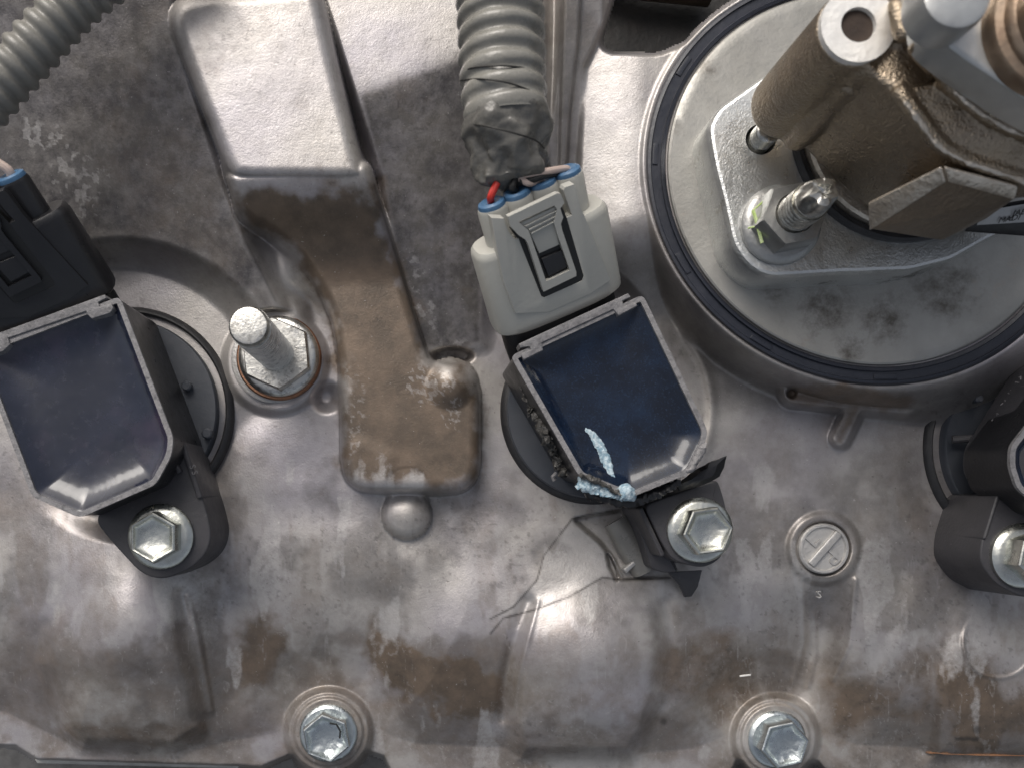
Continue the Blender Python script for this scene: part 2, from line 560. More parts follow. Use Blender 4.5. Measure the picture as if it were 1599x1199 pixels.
# lower body with its domes and the bays round the two bottom bolts
body_ = [(-300, -300), (1900, -300), (1900, 1174), (1455, 1173), (1432, 1150), (1335, 1140), (1295, 1095), (1265, 1052), (1210, 1030),
        (1160, 1050), (1125, 1105), (1080, 1147), (1015, 1160), (992, 1173), (808, 1170), (790, 1150), (650, 1140), (612, 1110), (592, 1060),
        (560, 1030), (512, 1018), (465, 1030), (440, 1062), (418, 1102), (345, 1125), (322, 1148), (282, 1163), (120, 1158), (95, 1140), (10, 1097), (-300, 1080)]
body = [(-300, -300), (1900, -300), (1900, 1168), (1455, 1168), (1432, 1156), (1340, 1152), (1300, 1135), (1285, 1100), (1255, 1078), (1212, 1070),
        (1168, 1078), (1140, 1105), (1125, 1140), (1080, 1158), (1015, 1164), (992, 1168), (808, 1168), (790, 1156), (650, 1150), (604, 1135), (592, 1100), (560, 1072),
        (512, 1062), (466, 1072), (438, 1100), (425, 1135), (345, 1148), (322, 1155), (282, 1160), (120, 1156), (95, 1142), (10, 1100), (-300, 1085)]
db = sdp(body)
t = np.clip((-db + 10) / 290, 0, 1)
H = -72 + 72 * (1 - (1 - t) ** 2.9)
bay = np.minimum(np.hypot((U - 512) / 1.15, V - 1142), np.hypot((U - 1212) / 1.15, V - 1152))
tro = sdseg(1212, 1150, 1268, 985)[0]
H = -68 + (H + 68) * (.12 + .88 * sst(bay, 52, 138))
H = H - 30 * np.exp(-(tro / 62) ** 2) * sst(H, -72, -20)
H = H - 26 * np.exp(-(sdseg(345, 960, 365, 1140)[0] / 48) ** 2) * sst(H, -72, -20)
H = H + 26 * np.exp(-(((U - 695) / 95) ** 2 + ((V - 1010) / 130) ** 2))
H = H + 62 * np.exp(-(((U - 195) / 105) ** 2 + ((V - 940) / 150) ** 2))
H = H + 36 * np.exp(-(((U - 925) / 105) ** 2 + ((V - 1020) / 130) ** 2))
H = H + 26 * np.exp(-(((U - 1380) / 75) ** 2 + ((V - 1010) / 130) ** 2))
big = fbm(150, 3, 3)
H = H + 11 * (big - .5) * sst(V, 600, 760) * sst(-db, 0, 60)

dome1 = [(68, 1035), (75, 990), (130, 905), (280, 905), (296, 960), (322, 1110), (318, 1140), (275, 1170), (130, 1165), (105, 1140)]
dome2 = [(812, 985), (838, 930), (900, 900), (1010, 905), (1035, 980), (1032, 1080), (1010, 1140), (985, 1180), (815, 1180), (800, 1130)]
dome3 = [(1462, 1090), (1490, 960), (1520, 900), (1800, 900), (1800, 1185), (1455, 1185)]
for poly, h, w in ((dome1, 24, 17), (dome2, 22, 18), (dome3, 20, 32)):
    d = sdp(poly)
    H = H + h * (1 - sst(d, -w, w)) * sst(V, 900, 1040) + 9 * (1 - sst(d, -14, 6)) * sst(V, 1060, 1130)
H = H + 4 * np.exp(-(sdline([(292, 930), (308, 985), (318, 1040), (330, 1108)]) / 5) ** 2)
H = H - 12 * np.exp(-(sdline([(285, 930), (290, 1000), (308, 1070), (312, 1120)]) / 13) ** 2)
H = H + 3 * np.exp(-(sdline([(840, 938), (824, 1000), (808, 1060), (800, 1120)]) / 4) ** 2)
H = H - 8 * np.exp(-(sdline([(824, 940), (804, 1000), (788, 1060), (784, 1120)]) / 10) ** 2)
H = H - 7 * np.exp(-(sdline([(1040, 940), (1036, 1040), (1020, 1120)]) / 16) ** 2)
H = H + 3 * np.exp(-(np.abs(sdc(1560, 1002, 56)) / 3) ** 2) * sst(V, 960, 1010)
for ln, a in (([(1252, 905), (1256, 1000), (1240, 1062)], 6), ([(1272, 960), (1274, 1020), (1262, 1070)], 5), ([(1336, 905), (1326, 1005), (1300, 1060)], 7)):
    H = H + .5 * a * np.exp(-(sdline(ln) / 4.5) ** 2)
H = H - 16 * np.exp(-(sdline([(1290, 950), (1270, 1030), (1235, 1080)]) / 38) ** 2)
H = H - 10 * np.exp(-(sdline([(1400, 900), (1385, 1000), (1360, 1080)]) / 40) ** 2)
H = H - 9 * np.exp(-(sdline([(700, 760), (712, 900), (705, 1020)]) / 60) ** 2)

# flange along the bottom and what drops away below it
flange = [(-300, 1000), (1900, 1000), (1900, 1226), (1310, 1224), (1278, 1186), (1150, 1184), (1128, 1224), (622, 1222), (600, 1178), (572, 1169),
          (545, 1177), (480, 1175), (452, 1176), (408, 1195), (375, 1193), (58, 1183), (25, 1162), (-300, 1150)]
dfl = sdp(flange)
dfl = np.minimum(dfl, np.minimum(sdc(513, 1142, 60), sdc(1211, 1152, 58)))
H = np.where(V > 1000, lay(np.full_like(H, -170.0), H, dfl, 7), H)
for cx, cy in ((513, 1142), (1211, 1152)):
    H = lay(H, np.full_like(H, -44.0), sdc(cx, cy, 60), 13)
    H = lay(H, np.full_like(H, -37.0), sdc(cx, cy, 51), 5)

# seats of the coils
for cx, cy, r in ((197, 640, 172), (930, 640, 150), (1618, 697, 176)):
    H = lay(H, np.full_like(H, 0.0), sdc(cx, cy, r), 40)
H = H + 4 * np.exp(-(np.abs(sdc(930, 640, 182)) / 8) ** 2) * sst(U, 1000, 1080)

# upper left deck, cut by the round wall of the first seat
zUL = 54 + 0.22 * (430 - V)
dUL = np.maximum(sdp([(-300, -300), (330, -300), (268, 30), (352, 290), (388, 385), (440, 490), (380, 540), (-300, 560)]), 262 - np.hypot(U - 190, V - 637))
H = lay(H, zUL, dUL + 8, 58)
# deck right of the raised pad, with its crease
vl = 145 - (U - 575) * .366
zD = np.where(V > vl, 102 - .235 * (V - vl), 102 - .16 * (vl - V))
zD = np.minimum(102 - .235 * (V - vl), 102 - .16 * (vl - V)) if False else -smax(-(102 - .205 * (V - vl)), -(102 - .015 * (V - vl)), 5)
dD = sdp([(480, -300), (850, -300), (852, 240), (800, 330), (752, 420), (750, 535), (700, 545), (640, 545), (600, 280), (505, -20)])
H = lay(H, np.maximum(zD, 2), dD, 26)
# plain area right of the harness, rising gently then falling to the second seat
zF = 80 + 20 * sst(U, 890, 1010) - 100 * sst(V + .25 * (U - 1000), 330, 520)
H = lay(H, zF, sdp([(868, -300), (1200, -300), (1200, 300), (1050, 500), (985, 440), (940, 400), (880, 320)]), 40)
zW = 112 - .20 * V
H = lay(H, zW, sdp([(888, -300), (945, -300), (938, 40), (908, 105), (897, 280), (872, 305), (862, 250), (874, 120)]), 11)
H = lay(H, zW + 12, sdp([(893, -300), (920, -300), (900, 60), (886, 180), (880, 280), (876, 280), (880, 120)]), 7)
# collar round the opening at the right
bw = 9 + 52 * sst(V, 330, 540) + 20 * sst(U, 1350, 1500)
m = 1 - sst(dE, 4, 4 + bw)
H = H + (np.maximum(104, H) - H) * m
H = H + 1.5 * np.exp(-((dE - 4) / 3) ** 2)
d, tt = sdseg(1240, 612, 1415, 628)
H = smax(H, lay(H, np.full_like(H, 44.0), d - 14, 16), 3)
d, tt = sdseg(1338, 628, 1312, 684)
H = smax(H, lay(H, 46 - 26 * tt, d - 9, 12), 3)
H = lay(H, H - 14, sdc(1236, 614, 4), 6)

# ridge running down from the pad, then the pad itself
ridge = [(352, 270), (372, 338), (420, 368), (462, 402), (498, 450), (520, 505), (531, 570), (534, 725), (541, 750), (562, 766), (722, 768), (742, 752),
         (749, 725), (749, 610), (738, 584), (712, 572), (686, 575), (668, 556), (656, 520), (620, 400), (585, 285), (575, 250)]
ridge = rounded(ridge, 16)
d = sdp(ridge)
wr = 20 + 44 * np.exp(-(((U - 450) / 75) ** 2 + ((V - 430) / 70) ** 2))
zR = 62 + 106 * (1 - sst(V, 250, 450)) - 6 * np.exp(-((U - 640) / 60) ** 2) * 0
gR = np.exp(-(((U - 450) / 70) ** 2 + ((V - 435) / 62) ** 2))
Hs = lay_wall(H, zR, d, 18, 12, 3.0, 20.0)
m = 1 - sst(d, -20, 4 + 56 * gR)
H = Hs * (1 - gR) + (H + (np.maximum(zR, H) - H) * m) * gR
pad = [(268, 12), (285, -6), (480, -22), (500, -15), (517, 60), (560, 235), (572, 272), (560, 284), (372, 282), (356, 270), (300, 130), (264, 40)]
pad = rounded(pad, 26)
d = sdp(pad)
H = lay_wall(H, 172 + .02 * (200 - V), d, 24, 26, 3.0, 26.0)

# bosses and nubs
rr = np.hypot(U - 703, V - 602)
H = smax(H, 46 + np.sqrt(np.maximum(0, 44 ** 2 - rr ** 2)) - 12 - 900 * (rr > 44), 10)
H = H - 26 * (1 - sst(np.hypot((U - 706) / 37, (V - 556) / 15), .6, 1.02))
rr = np.hypot(U - 635, V - 804)
H = smax(H, np.where((rr < 39) & (V > 768), .8 * np.sqrt(np.maximum(0, 40 ** 2 - rr ** 2)), -999), 9)
H = smax(H, lay(H, H * 0 + 18, sdseg(636, 765, 636, 790)[0] - 20, 18), 3)
H = lay(H, np.full_like(H, 16.0), sdc(430, 566, 72), 15)
H = smax(H, lay(H, np.full_like(H, 28.0), sdc(425, 500, 26), 46), 4)
H = lay(H, H - 22, sdc(510, 620, 5), 24)
H = H - 8 * np.exp(-(np.maximum(0, sdline([(400, 640), (350, 690), (330, 740)])) / 26) ** 2)
H = lay(H, H + 7, sdc(1286, 856, 50), 12)
H = lay(H, H - 9, sdc(1286, 856, 40), 4)
H = lay(H, H + 8, sdp([(560, 700), (575, 900), (600, 905), (598, 720)]), 30) * .35 + H * .65

# broken piece by the second coil: fine cracks and a shallow hollow
cracks = [[(893, 808), (874, 832), (852, 868), (838, 905), (800, 945), (768, 967)], [(1046, 900), (968, 905), (943, 903), (890, 930), (832, 950), (788, 966), (766, 990)],
          [(952, 866), (958, 884), (966, 903)], [(893, 808), (912, 804), (958, 799)]]
dc = np.minimum.reduce([sdline([(u + 2.5 * math.sin(i * 2.1), v + 2 * math.cos(i * 1.7)) for i, (u, v) in enumerate(c)]) for c in cracks])
dc = np.maximum(0, dc + .35 * (fbm(12, 91, 2) - .5) * 4)
piece = [(893, 808), (838, 905), (770, 966), (830, 950), (945, 903), (966, 904), (940, 850)]
pass
hollow = [(902, 812), (930, 808), (968, 800), (1010, 850), (1056, 897), (974, 901), (962, 872), (938, 842)]
dh = sdp(hollow)
H = lay(H, H - 13 + .1 * (U - 940), dh, 7)
H = lay(H, H - 20, sdp([(948, 864), (954, 872), (968, 902), (962, 904), (952, 884)]), 3)

# the opening at the top that looks down into the engine
hole = rounded([(958, -300), (958, -20), (932, 70), (950, 86), (1030, 88), (1085, 62), (1190, -30), (1190, -300)], 14)
dh2 = np.maximum(sdp(hole), -(dE - 4))
H = lay(H, np.full_like(H, -190.0), dh2 + 8, 9)

# skin of the casting
H = H + .8 * (fbm(48, 21, 3) - .5) + 1.5 * (fbm(60, 31, 3, 1, 2.4) - .5) * sst(V, 650, 800)

k = (F - H) / F
X = NU + (U - NU) * k
Y = NV + (V - NV) * k
rows, cols = U.shape
co = np.empty((rows * cols, 3), np.float32)
co[:, 0] = ((X - 800) * S).ravel()
co[:, 1] = ((600 - Y) * S).ravel()
co[:, 2] = (H * S).ravel()
idx = np.arange(rows * cols).reshape(rows, cols)
keep = (H[:-1, :-1] > -165)
quads = np.stack([idx[:-1, :-1], idx[1:, :-1], idx[1:, 1:], idx[:-1, 1:]], -1)[keep]
me = bpy.data.meshes.new("valve_cover")
nq = len(quads)
me.vertices.add(rows * cols)
me.vertices.foreach_set("co", co.ravel())
me.loops.add(nq * 4)
me.loops.foreach_set("vertex_index", quads.ravel().astype(np.int32))
me.polygons.add(nq)
me.polygons.foreach_set("loop_start", np.arange(0, nq * 4, 4, dtype=np.int32))
me.polygons.foreach_set("use_smooth", np.ones(nq, bool))
me.update(calc_edges=True)

# tone masks: R brown varnish, G pale / oxidised metal, B cracks, grime, dark lines, A darker areas
n1, n2, n3 = fbm(90, 41, 5), fbm(40, 51, 5), fbm(55, 61, 5, 1, 2.6)
def soft(d, w, nz=None, amp=0):
    return 1 - sst(d + (0 if nz is None else (nz - .5) * amp), -w, w)
varn = np.zeros_like(H)
varn = np.maximum(varn, .95 * soft(np.maximum(sdp(ridge), 292 - V), 26, n2, 70))
varn = np.maximum(varn, .40 * soft(sdp([(150, 160), (300, 180), (400, 470), (200, 400)]), 60, n1, 120))
varn = np.maximum(varn, 1.0 * soft(sdp([(585, 975), (640, 1000), (790, 1040), (790, 1105), (620, 1110), (570, 1010)]), 34, n2, 90))
varn = np.maximum(varn, .85 * soft(sdp([(365, 985), (410, 960), (450, 1010), (430, 1090), (365, 1090)]), 34, n2, 80))
varn = np.maximum(varn, .55 * soft(sdp([(-200, 980), (60, 1000), (100, 1150), (-200, 1100)]), 25, n2, 80))
varn = np.maximum(varn, .85 * soft(sdp([(1290, 1050), (1420, 1080), (1430, 1010), (1470, 1000), (1480, 1160), (1300, 1140)]), 44, n1, 110))
varn = np.maximum(varn, .9 * soft(sdp([(1460, 1040), (1800, 1050), (1800, 1185), (1450, 1180)]), 40, n3, 130))
varn = np.maximum(varn, .70 * soft(sdp([(90, 1125), (320, 1125), (325, 1165), (110, 1168)]), 12, n2, 40))
varn = np.maximum(varn, .55 * soft(sdp([(805, 1130), (1000, 1130), (1010, 1180), (800, 1180)]), 12, n2, 60))
varn = np.maximum(varn, .75 * soft(np.minimum(sdseg(1240, 612, 1415, 628)[0] - 18, sdseg(1338, 628, 1312, 684)[0] - 14), 10, n2, 30))
varn = np.maximum(varn, .75 * soft(sdp([(1090, 1010), (1200, 1000), (1190, 1090), (1060, 1120), (1040, 1000)]), 46, n1, 140))
varn = np.maximum(varn, .42 * sst(n3, .52, .66) * sst(V, 640, 800))
varn = np.maximum(varn, .55 * sst(n1 + .25 * sst(V, 880, 1100), .52, .74) * sst(V, 880, 1040))
varn = np.maximum(varn, .30 * sst(n1, .55, .70))
pale = np.zeros_like(H)
pale = np.maximum(pale, .3 * soft(sdp(pad), 14, n2, 30))
pale = np.maximum(pale, .3 * soft(np.maximum(dD, V - vl), 10, n2, 16))  # paler area of the deck above its crease
pale = np.maximum(pale, .5 * sst(fbm(9, 71, 3), .50, .60) * soft(sdp([(10, 190), (50, 190), (100, 215), (165, 270), (165, 350), (90, 330), (80, 240), (30, 230)]), 14, n2, 70))
pale = np.maximum(pale, .45 * sst(fbm(8, 73, 3), .50, .60) * soft(sdp([(625, 390), (650, 400), (690, 520), (740, 545), (668, 548)]), 10, n2, 40))
pale = np.maximum(pale, .42 * sst(fbm(6, 75, 3), .48, .58) * soft(np.minimum(sdp([(632, 575), (660, 560), (720, 590), (700, 630), (640, 625)]), sdp([(690, 620), (718, 620), (716, 670), (694, 668)])), 5, n2, 24))
pale = np.maximum(pale, .35 * sst(fbm(6, 77, 3), .50, .6) * soft(sdp([(534, 570), (575, 580), (570, 700), (536, 720)]), 10, n2, 40))
pale = np.maximum(pale, .45 * soft(sdp([(900, 120), (1010, 100), (1010, 330), (960, 400), (900, 300)]), 30, n1, 90))
pale = np.maximum(pale, .55 * sst(n3, .40, .30) * sst(V, 640, 760))
pale = np.maximum(pale, .7 * sst(fbm(60, 83, 4, 1, 2.2), .55, .68) * soft(sdp([(150, 780), (330, 900), (330, 1000), (90, 1000), (20, 820)]), 40, n1, 60))
pale = np.maximum(pale, .5 * soft(sdp(piece), 4))
pale = np.maximum(pale, .22 * soft(np.maximum(-db, dfl), 8, n2, 10))
st_ = sst(fbm(16, 131, 4, 1, 6.0), .50, .66) * sst(fbm(70, 137, 3), .42, .6) * sst(V, 660, 800)
pale = np.maximum(pale, .25 * st_)
varn = np.maximum(varn, .28 * sst(fbm(22, 141, 4, 1, 5.0), .54, .68) * sst(V, 660, 800) * sst(fbm(110, 143, 2), .4, .6))
# drip edges: thin pale outlines of dried fluid on the sloping lower body
edge = np.exp(-((n3 - .56) / .006) ** 2) * sst(V, 680, 800) * sst(fbm(120, 97, 2), .45, .6)
edge = np.maximum(edge, np.exp(-((fbm(26, 101, 3, 1, 4.5) - .60) / .012) ** 2) * sst(V, 760, 900))
pale = np.maximum(pale, .42 * edge)
dark = np.maximum(.8 * np.exp(-(dc / 1.5) ** 2), 0)
dark = np.maximum(dark, .3 * sst(fbm(7, 111, 3), .68, .78) * sst(fbm(160, 113, 2), .5, .62))
dark = np.maximum(dark, .8 * np.exp(-(sdline([(352, 280), (384, 378), (430, 470)]) / 1.6) ** 2) * .4)  # thin dark line where the left deck meets the ridge
dark = np.maximum(dark, .55 * np.exp(-(sdline([(585, 290), (620, 405), (655, 520), (668, 558)]) / 2.2) ** 2))  # thin dark line along the ridge's right edge
dark = np.maximum(dark, .85 * soft(sdp([(1488, 1148), (1530, 1150), (1528, 1158), (1490, 1158)]), 3, n2, 14))
dark = np.maximum(dark, .6 * soft(np.minimum(sdc(1526, 1139, 6), sdc(1036, 1126, 6)), 3, n2, 4))
dark_tone = np.zeros_like(H)  # darker areas: both decks, the wall strip and below the collar
dark_tone = np.maximum(dark_tone, 1.0 * soft(dUL, 25, n1, 50))
dark_tone = np.maximum(dark_tone, 1.0 * soft(np.maximum(dD, vl - V), 8, n2, 14))
dark_tone = np.maximum(dark_tone, .6 * soft(sdp([(868, -200), (948, -200), (938, 60), (905, 130), (895, 290), (860, 300)]), 14, n2, 20))
dark_tone = np.maximum(dark_tone, .55 * soft(np.maximum(sdp([(880, 390), (1010, 380), (1160, 560), (1400, 600), (1560, 560), (1560, 640), (1400, 650), (1100, 640), (1010, 520), (900, 470)]), -dE), 40, n1, 60))
dark_tone = np.maximum(dark_tone, .5 * sst(n1, .45, .62) * sst(V, 600, 800))
dark_tone = np.clip(dark_tone * (.75 + .5 * n2), 0, 1)
attr = me.color_attributes.new("stains_and_tones", 'FLOAT_COLOR', 'POINT')
cl = np.zeros((rows * cols, 4), np.float32)
cl[:, 0], cl[:, 1], cl[:, 2], cl[:, 3] = np.clip(varn, 0, 1).ravel(), np.clip(pale, 0, 1).ravel(), np.clip(dark, 0, 1).ravel(), dark_tone.ravel()
attr.data.foreach_set("color", cl.ravel())

def cover_material():
    m = bpy.data.materials.new("cast_aluminium")
    m.use_nodes = True
    nt = m.node_tree
    N, L = nt.nodes, nt.links
    b = N["Principled BSDF"]
    at = N.new("ShaderNodeAttribute"); at.attribute_name = "stains_and_tones"
    sp = N.new("ShaderNodeSeparateColor"); L.new(at.outputs['Color'], sp.inputs[0])
    tc = N.new("ShaderNodeTexCoord")
    mp = N.new("ShaderNodeMapping"); mp.inputs['Scale'].default_value = (1 / S,) * 3
    L.new(tc.outputs['Object'], mp.inputs['Vector'])
    def nz(scale, det=6, rough=.65, w=0.0, dist=0.0):
        n = N.new("ShaderNodeTexNoise"); n.noise_dimensions = '4D'
        n.inputs['W'].default_value = w
        n.inputs['Scale'].default_value = 1 / scale
        n.inputs['Detail'].default_value = det
        n.inputs['Roughness'].default_value = rough
        n.inputs['Distortion'].default_value = dist
        L.new(mp.outputs[0], n.inputs['Vector'])
        return n.outputs[0]
    def rng_(s, lo, hi, a=0.0, c=1.0):
        r = N.new("ShaderNodeMapRange")
        for i, x in enumerate((lo, hi, a, c)):
            r.inputs[i + 1].default_value = x
        L.new(s, r.inputs[0])
        return r.outputs[0]
    def math_(op, a, c):
        n = N.new("ShaderNodeMath"); n.operation = op; n.use_clamp = True
        for i, x in enumerate((a, c)):
            if isinstance(x, (int, float)): n.inputs[i].default_value = x
            else: L.new(x, n.inputs[i])
        return n.outputs[0]
    def mix(f, a, c):
        n = N.new("ShaderNodeMix"); n.data_type = 'RGBA'
        if isinstance(f, float): n.inputs[0].default_value = f
        else: L.new(f, n.inputs[0])
        for i, x in ((6, a), (7, c)):
            if isinstance(x, tuple): n.inputs[i].default_value = (*x, 1)
            else: L.new(x, n.inputs[i])
        return n.outputs[2]
    c = mix(rng_(nz(90, 6, .6, 1.0), .36, .66), (.365, .343, .322), (.495, .470, .446))
    c = mix(rng_(nz(210, 4, .5, 2.0), .42, .66, 0, .75), c, (.350, .332, .368))         # bluish-violet bloom
    c = mix(rng_(nz(20, 9, .78, 3.0), .48, .68, 0, .45), c, (.235, .218, .205))
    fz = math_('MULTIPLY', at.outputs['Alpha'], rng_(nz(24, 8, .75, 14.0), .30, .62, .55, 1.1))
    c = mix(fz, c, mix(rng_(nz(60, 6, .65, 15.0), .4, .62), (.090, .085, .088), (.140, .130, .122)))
    vz = math_('MULTIPLY', rng_(math_('ADD', sp.outputs[0], rng_(nz(26, 9, .72, 4.0), .22, .78, -.30, .30)), .16, .80), rng_(sp.outputs[0], 0, .9, .42, 1))
    c = mix(vz, c, mix(rng_(nz(42, 6, .65, 5.0), .38, .64), (.110, .086, .066), (.180, .135, .100)))
    pz = math_('MULTIPLY', rng_(math_('ADD', sp.outputs[1], rng_(nz(9, 9, .78, 6.0), .22, .78, -.40, .40)), .22, .80), rng_(sp.outputs[1], 0, .8, .45, 1))
    c = mix(pz, c, (.50, .485, .475))
    c = mix(rng_(nz(4.5, 3, .6, 7.0), .675, .745, 0, .4), c, (.70, .68, .66))           # bright specks
    c = mix(rng_(nz(5.5, 3, .6, 8.0), .67, .74, 0, .55), c, (.09, .08, .075))            # dark specks
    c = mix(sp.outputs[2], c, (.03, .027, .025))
    L.new(c, b.inputs['Base Color'])
    met = math_('SUBTRACT', .56, math_('MULTIPLY', vz, .2))
    L.new(met, b.inputs['Metallic'])
    L.new(rng_(nz(30, 8, .7, 9.0), .3, .7, .34, .50), b.inputs['Roughness'])
    prev = None
    for s_, d_, w_ in ((3.0, .40, 10.0), (9, .22, 11.0), (60, .6, 12.0)):
        bp = N.new("ShaderNodeBump"); bp.inputs['Strength'].default_value = 1
        bp.inputs['Distance'].default_value = d_ * S
        L.new(nz(s_, 4, .6, w_), bp.inputs['Height'])
        if prev: L.new(prev, bp.inputs['Normal'])
        prev = bp.outputs[0]
    L.new(prev, b.inputs['Normal'])
    return m
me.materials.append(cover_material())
cover = bpy.data.objects.new("valve_cover", me)
COL.objects.link(cover)
cover['label'] = "large cast aluminium engine cover, stained and dull, carrying all the bolts and coils"
cover['category'] = "engine cover"

# cast plug with a raised bar and its marks: part of the cover
pc = Q(1286, 856, 10)
plug = Mesh().lathe(pc, [(39, -8), (39, 11), (37, 13.5), (34, 13.5), (32, 10), (0.5, 10)], n=64).build("cast_plug", M_['cast_plug'], cover)
d_ = Vector((1311 - 1262, 829 - 884)).normalized()
n_ = Vector((-d_.y, d_.x))
a_, b_ = Vector(pc) - d_ * 33, Vector(pc) + d_ * 33
Mesh().prism(rounded([tuple(a_ + n_ * 6), tuple(b_ + n_ * 6), tuple(b_ - n_ * 6), tuple(a_ - n_ * 6)], 3), 8, 16, 2).build("plug_bar", M_['cast_plug'], plug)
def lettering(name, txt, at, size, rot, mat, parent, ext=.8, normal=None, xdir=None, align='CENTER'):
    cu = bpy.data.curves.new(name, 'FONT')
    cu.body = txt
    cu.size = size * S
    cu.extrude = ext * S
    cu.align_x = align
    cu.align_y = 'CENTER'
    cu.resolution_u = 3
    cu.materials.append(mat)
    o = bpy.data.objects.new(name, cu)
    COL.objects.link(o)
    o.parent = parent
    o.location = V3(at) - root_loc(parent)
    o.rotation_euler = (0, 0, R(rot))
    if normal is not None:
        z = Vector((normal[0], -normal[1], normal[2])).normalized()
        x = Vector((xdir[0], -xdir[1], xdir[2]))
        x = (x - z * x.dot(z)).normalized()
        y = z.cross(x)
        from mathutils import Matrix
        o.rotation_euler = Matrix((x, y, z)).transposed().to_euler()
    dg = bpy.context.evaluated_depsgraph_get()
    me_ = bpy.data.meshes.new_from_object(o.evaluated_get(dg))
    q = bpy.data.objects.new(name, me_)
    q.location, q.rotation_euler = o.location.copy(), o.rotation_euler.copy()
    bpy.data.objects.remove(o)
    bpy.data.curves.remove(cu)
    COL.objects.link(q)
    q.parent = parent
    return q
lettering("letter", "L", QZ(1268, 842, 10), 36, 48, M_['cast_plug'], plug, 2.5)
lettering("letter", "P", QZ(1298, 869, 10), 34, 228, M_['cast_plug'], plug, 2.5)
lettering("letter", "S", QZ(1278, 928, 2), 16, 0, M_['cast_plug'], cover, 3)
for pts in ([(1446, 1174), (1490, 1177), (1640, 1180)],):
    path = []
    for (u0, v0), (u1, v1) in zip(pts[:-1], pts[1:]):
        for j in range(8):
            u, v = u0 + (u1 - u0) * j / 8, v0 + (v1 - v0) * j / 8
            path.append(QZ(u, v, float(H[int((v + 150) / ST), int((u + 170) / ST)]) + .3))
    Mesh().tube(path, lambda i: 1.5 + .6 * math.sin(i * 1.3), 6).build("rust_line", M_['rust'], cover)
# two faint foundry marks and a chip of swarf
Mesh().tube([QZ(1155, 1055, -6), QZ(1172, 1053, -6)], 1.6, 6).build("swarf", M_['machined'], cover)
Mesh().tube([QZ(1540, 1116, -25), QZ(1558, 1110, -25)], 1.4, 6).build("swarf", M_['machined'], cover)

# ---------------------------------------------------------------- what lies below the cover
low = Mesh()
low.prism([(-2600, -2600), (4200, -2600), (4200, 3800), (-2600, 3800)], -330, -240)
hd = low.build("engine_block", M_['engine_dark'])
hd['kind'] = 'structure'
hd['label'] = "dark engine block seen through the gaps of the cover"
p = thing("engine_pipe", "blurred brown pipe deep in the dark opening at the top", "pipe", QZ(1010, 0, -150))
Mesh().tube([QZ(900, -50, -205), QZ(1010, -24, -200), QZ(1110, -14, -200)], 26, 20).build("pipe_wall", M_['engine_brown'], p)
g = Mesh().prism(QL([(55, 1184), (375, 1194), (372, 1199), (58, 1191)], -100), -112, -98, 2).build("gasket_strip", M_['gasket'])
g['label'] = "thin pale gasket strip along the lower left edge of the cover"
g['category'] = "gasket"

hd2 = Mesh().prism([(-300, 1120), (1950, 1120), (1950, 1500), (-300, 1500)], -235, -190, 4).build("cylinder_head", M_['head_metal'])
hd2['kind'] = 'structure'
hd2['label'] = "dull gray engine head showing below the bottom edge of the cover"

# ---------------------------------------------------------------- bolts and studs
def make_bolt(name, label, group, at, rot, fr, hr, hh, mat, washer=False):
    t = thing(name, label, "bolt", at, group)
    z0 = at[2]
    c = at[:2]
    Mesh().lathe(c, [(fr, z0 - 2), (fr, z0 + 4), (fr - 2.5, z0 + 7), (fr - 6, z0 + 8.6), (hr + 2, z0 + 10)], n=72).build("flange", mat, t)
    Mesh().lathe(c, [(hr, z0 + 6, 1), (hr, z0 + hh - 5, 1), (hr - 1.2, z0 + hh - 1.5, .96), (hr - 3.2, z0 + hh, .92), (hr - 5.5, z0 + hh - .5, .9), (hr - 7.5, z0 + hh - 3.5, .82),
                     (hr - 13, z0 + hh - 7.5, .55), (hr * .35, z0 + hh - 10.5, .1), (.5, z0 + hh - 11.5, 0)], n=72, rot=R(0)).build("hex_head", mat, t, smooth=28)
    t.rotation_euler = (0, 0, rot)
    return t
g1 = "coil mounting bolts"
coil_bolt = make_bolt("flange_bolt", "shiny hex bolt in the ear of the coil at the far left", g1, QZ(252, 837, 108), R(30), 46.5, 36, 38, M_['zinc'])
dup(coil_bolt, QZ(1092, 827, 108), R(8), "shiny hex bolt in the snapped ear of the broken coil")
dup(coil_bolt, QZ(1597, 867, 108), R(18), "hex bolt cut off by the right edge, in the right coil's ear")
g2 = "cover bolts along the bottom flange"
cov_bolt = make_bolt("cover_bolt", "bottom flange bolt with a nick in its head, below the brown stain", g2, QZ(513, 1143, -34), R(40), 46, 39, 34, M_['zinc_blue'])
dup(cov_bolt, QZ(1212, 1153, -34), R(12), "clean bottom flange bolt below and left of the cast plug")
ch = Mesh().tube([QZ(529, 1138, 0), QZ(536, 1146, 0), QZ(534, 1158, 0), QZ(526, 1166, 0)], 1.5, 6).build("nick", M_['ink_and_gap_black'], cov_bolt.children[1])

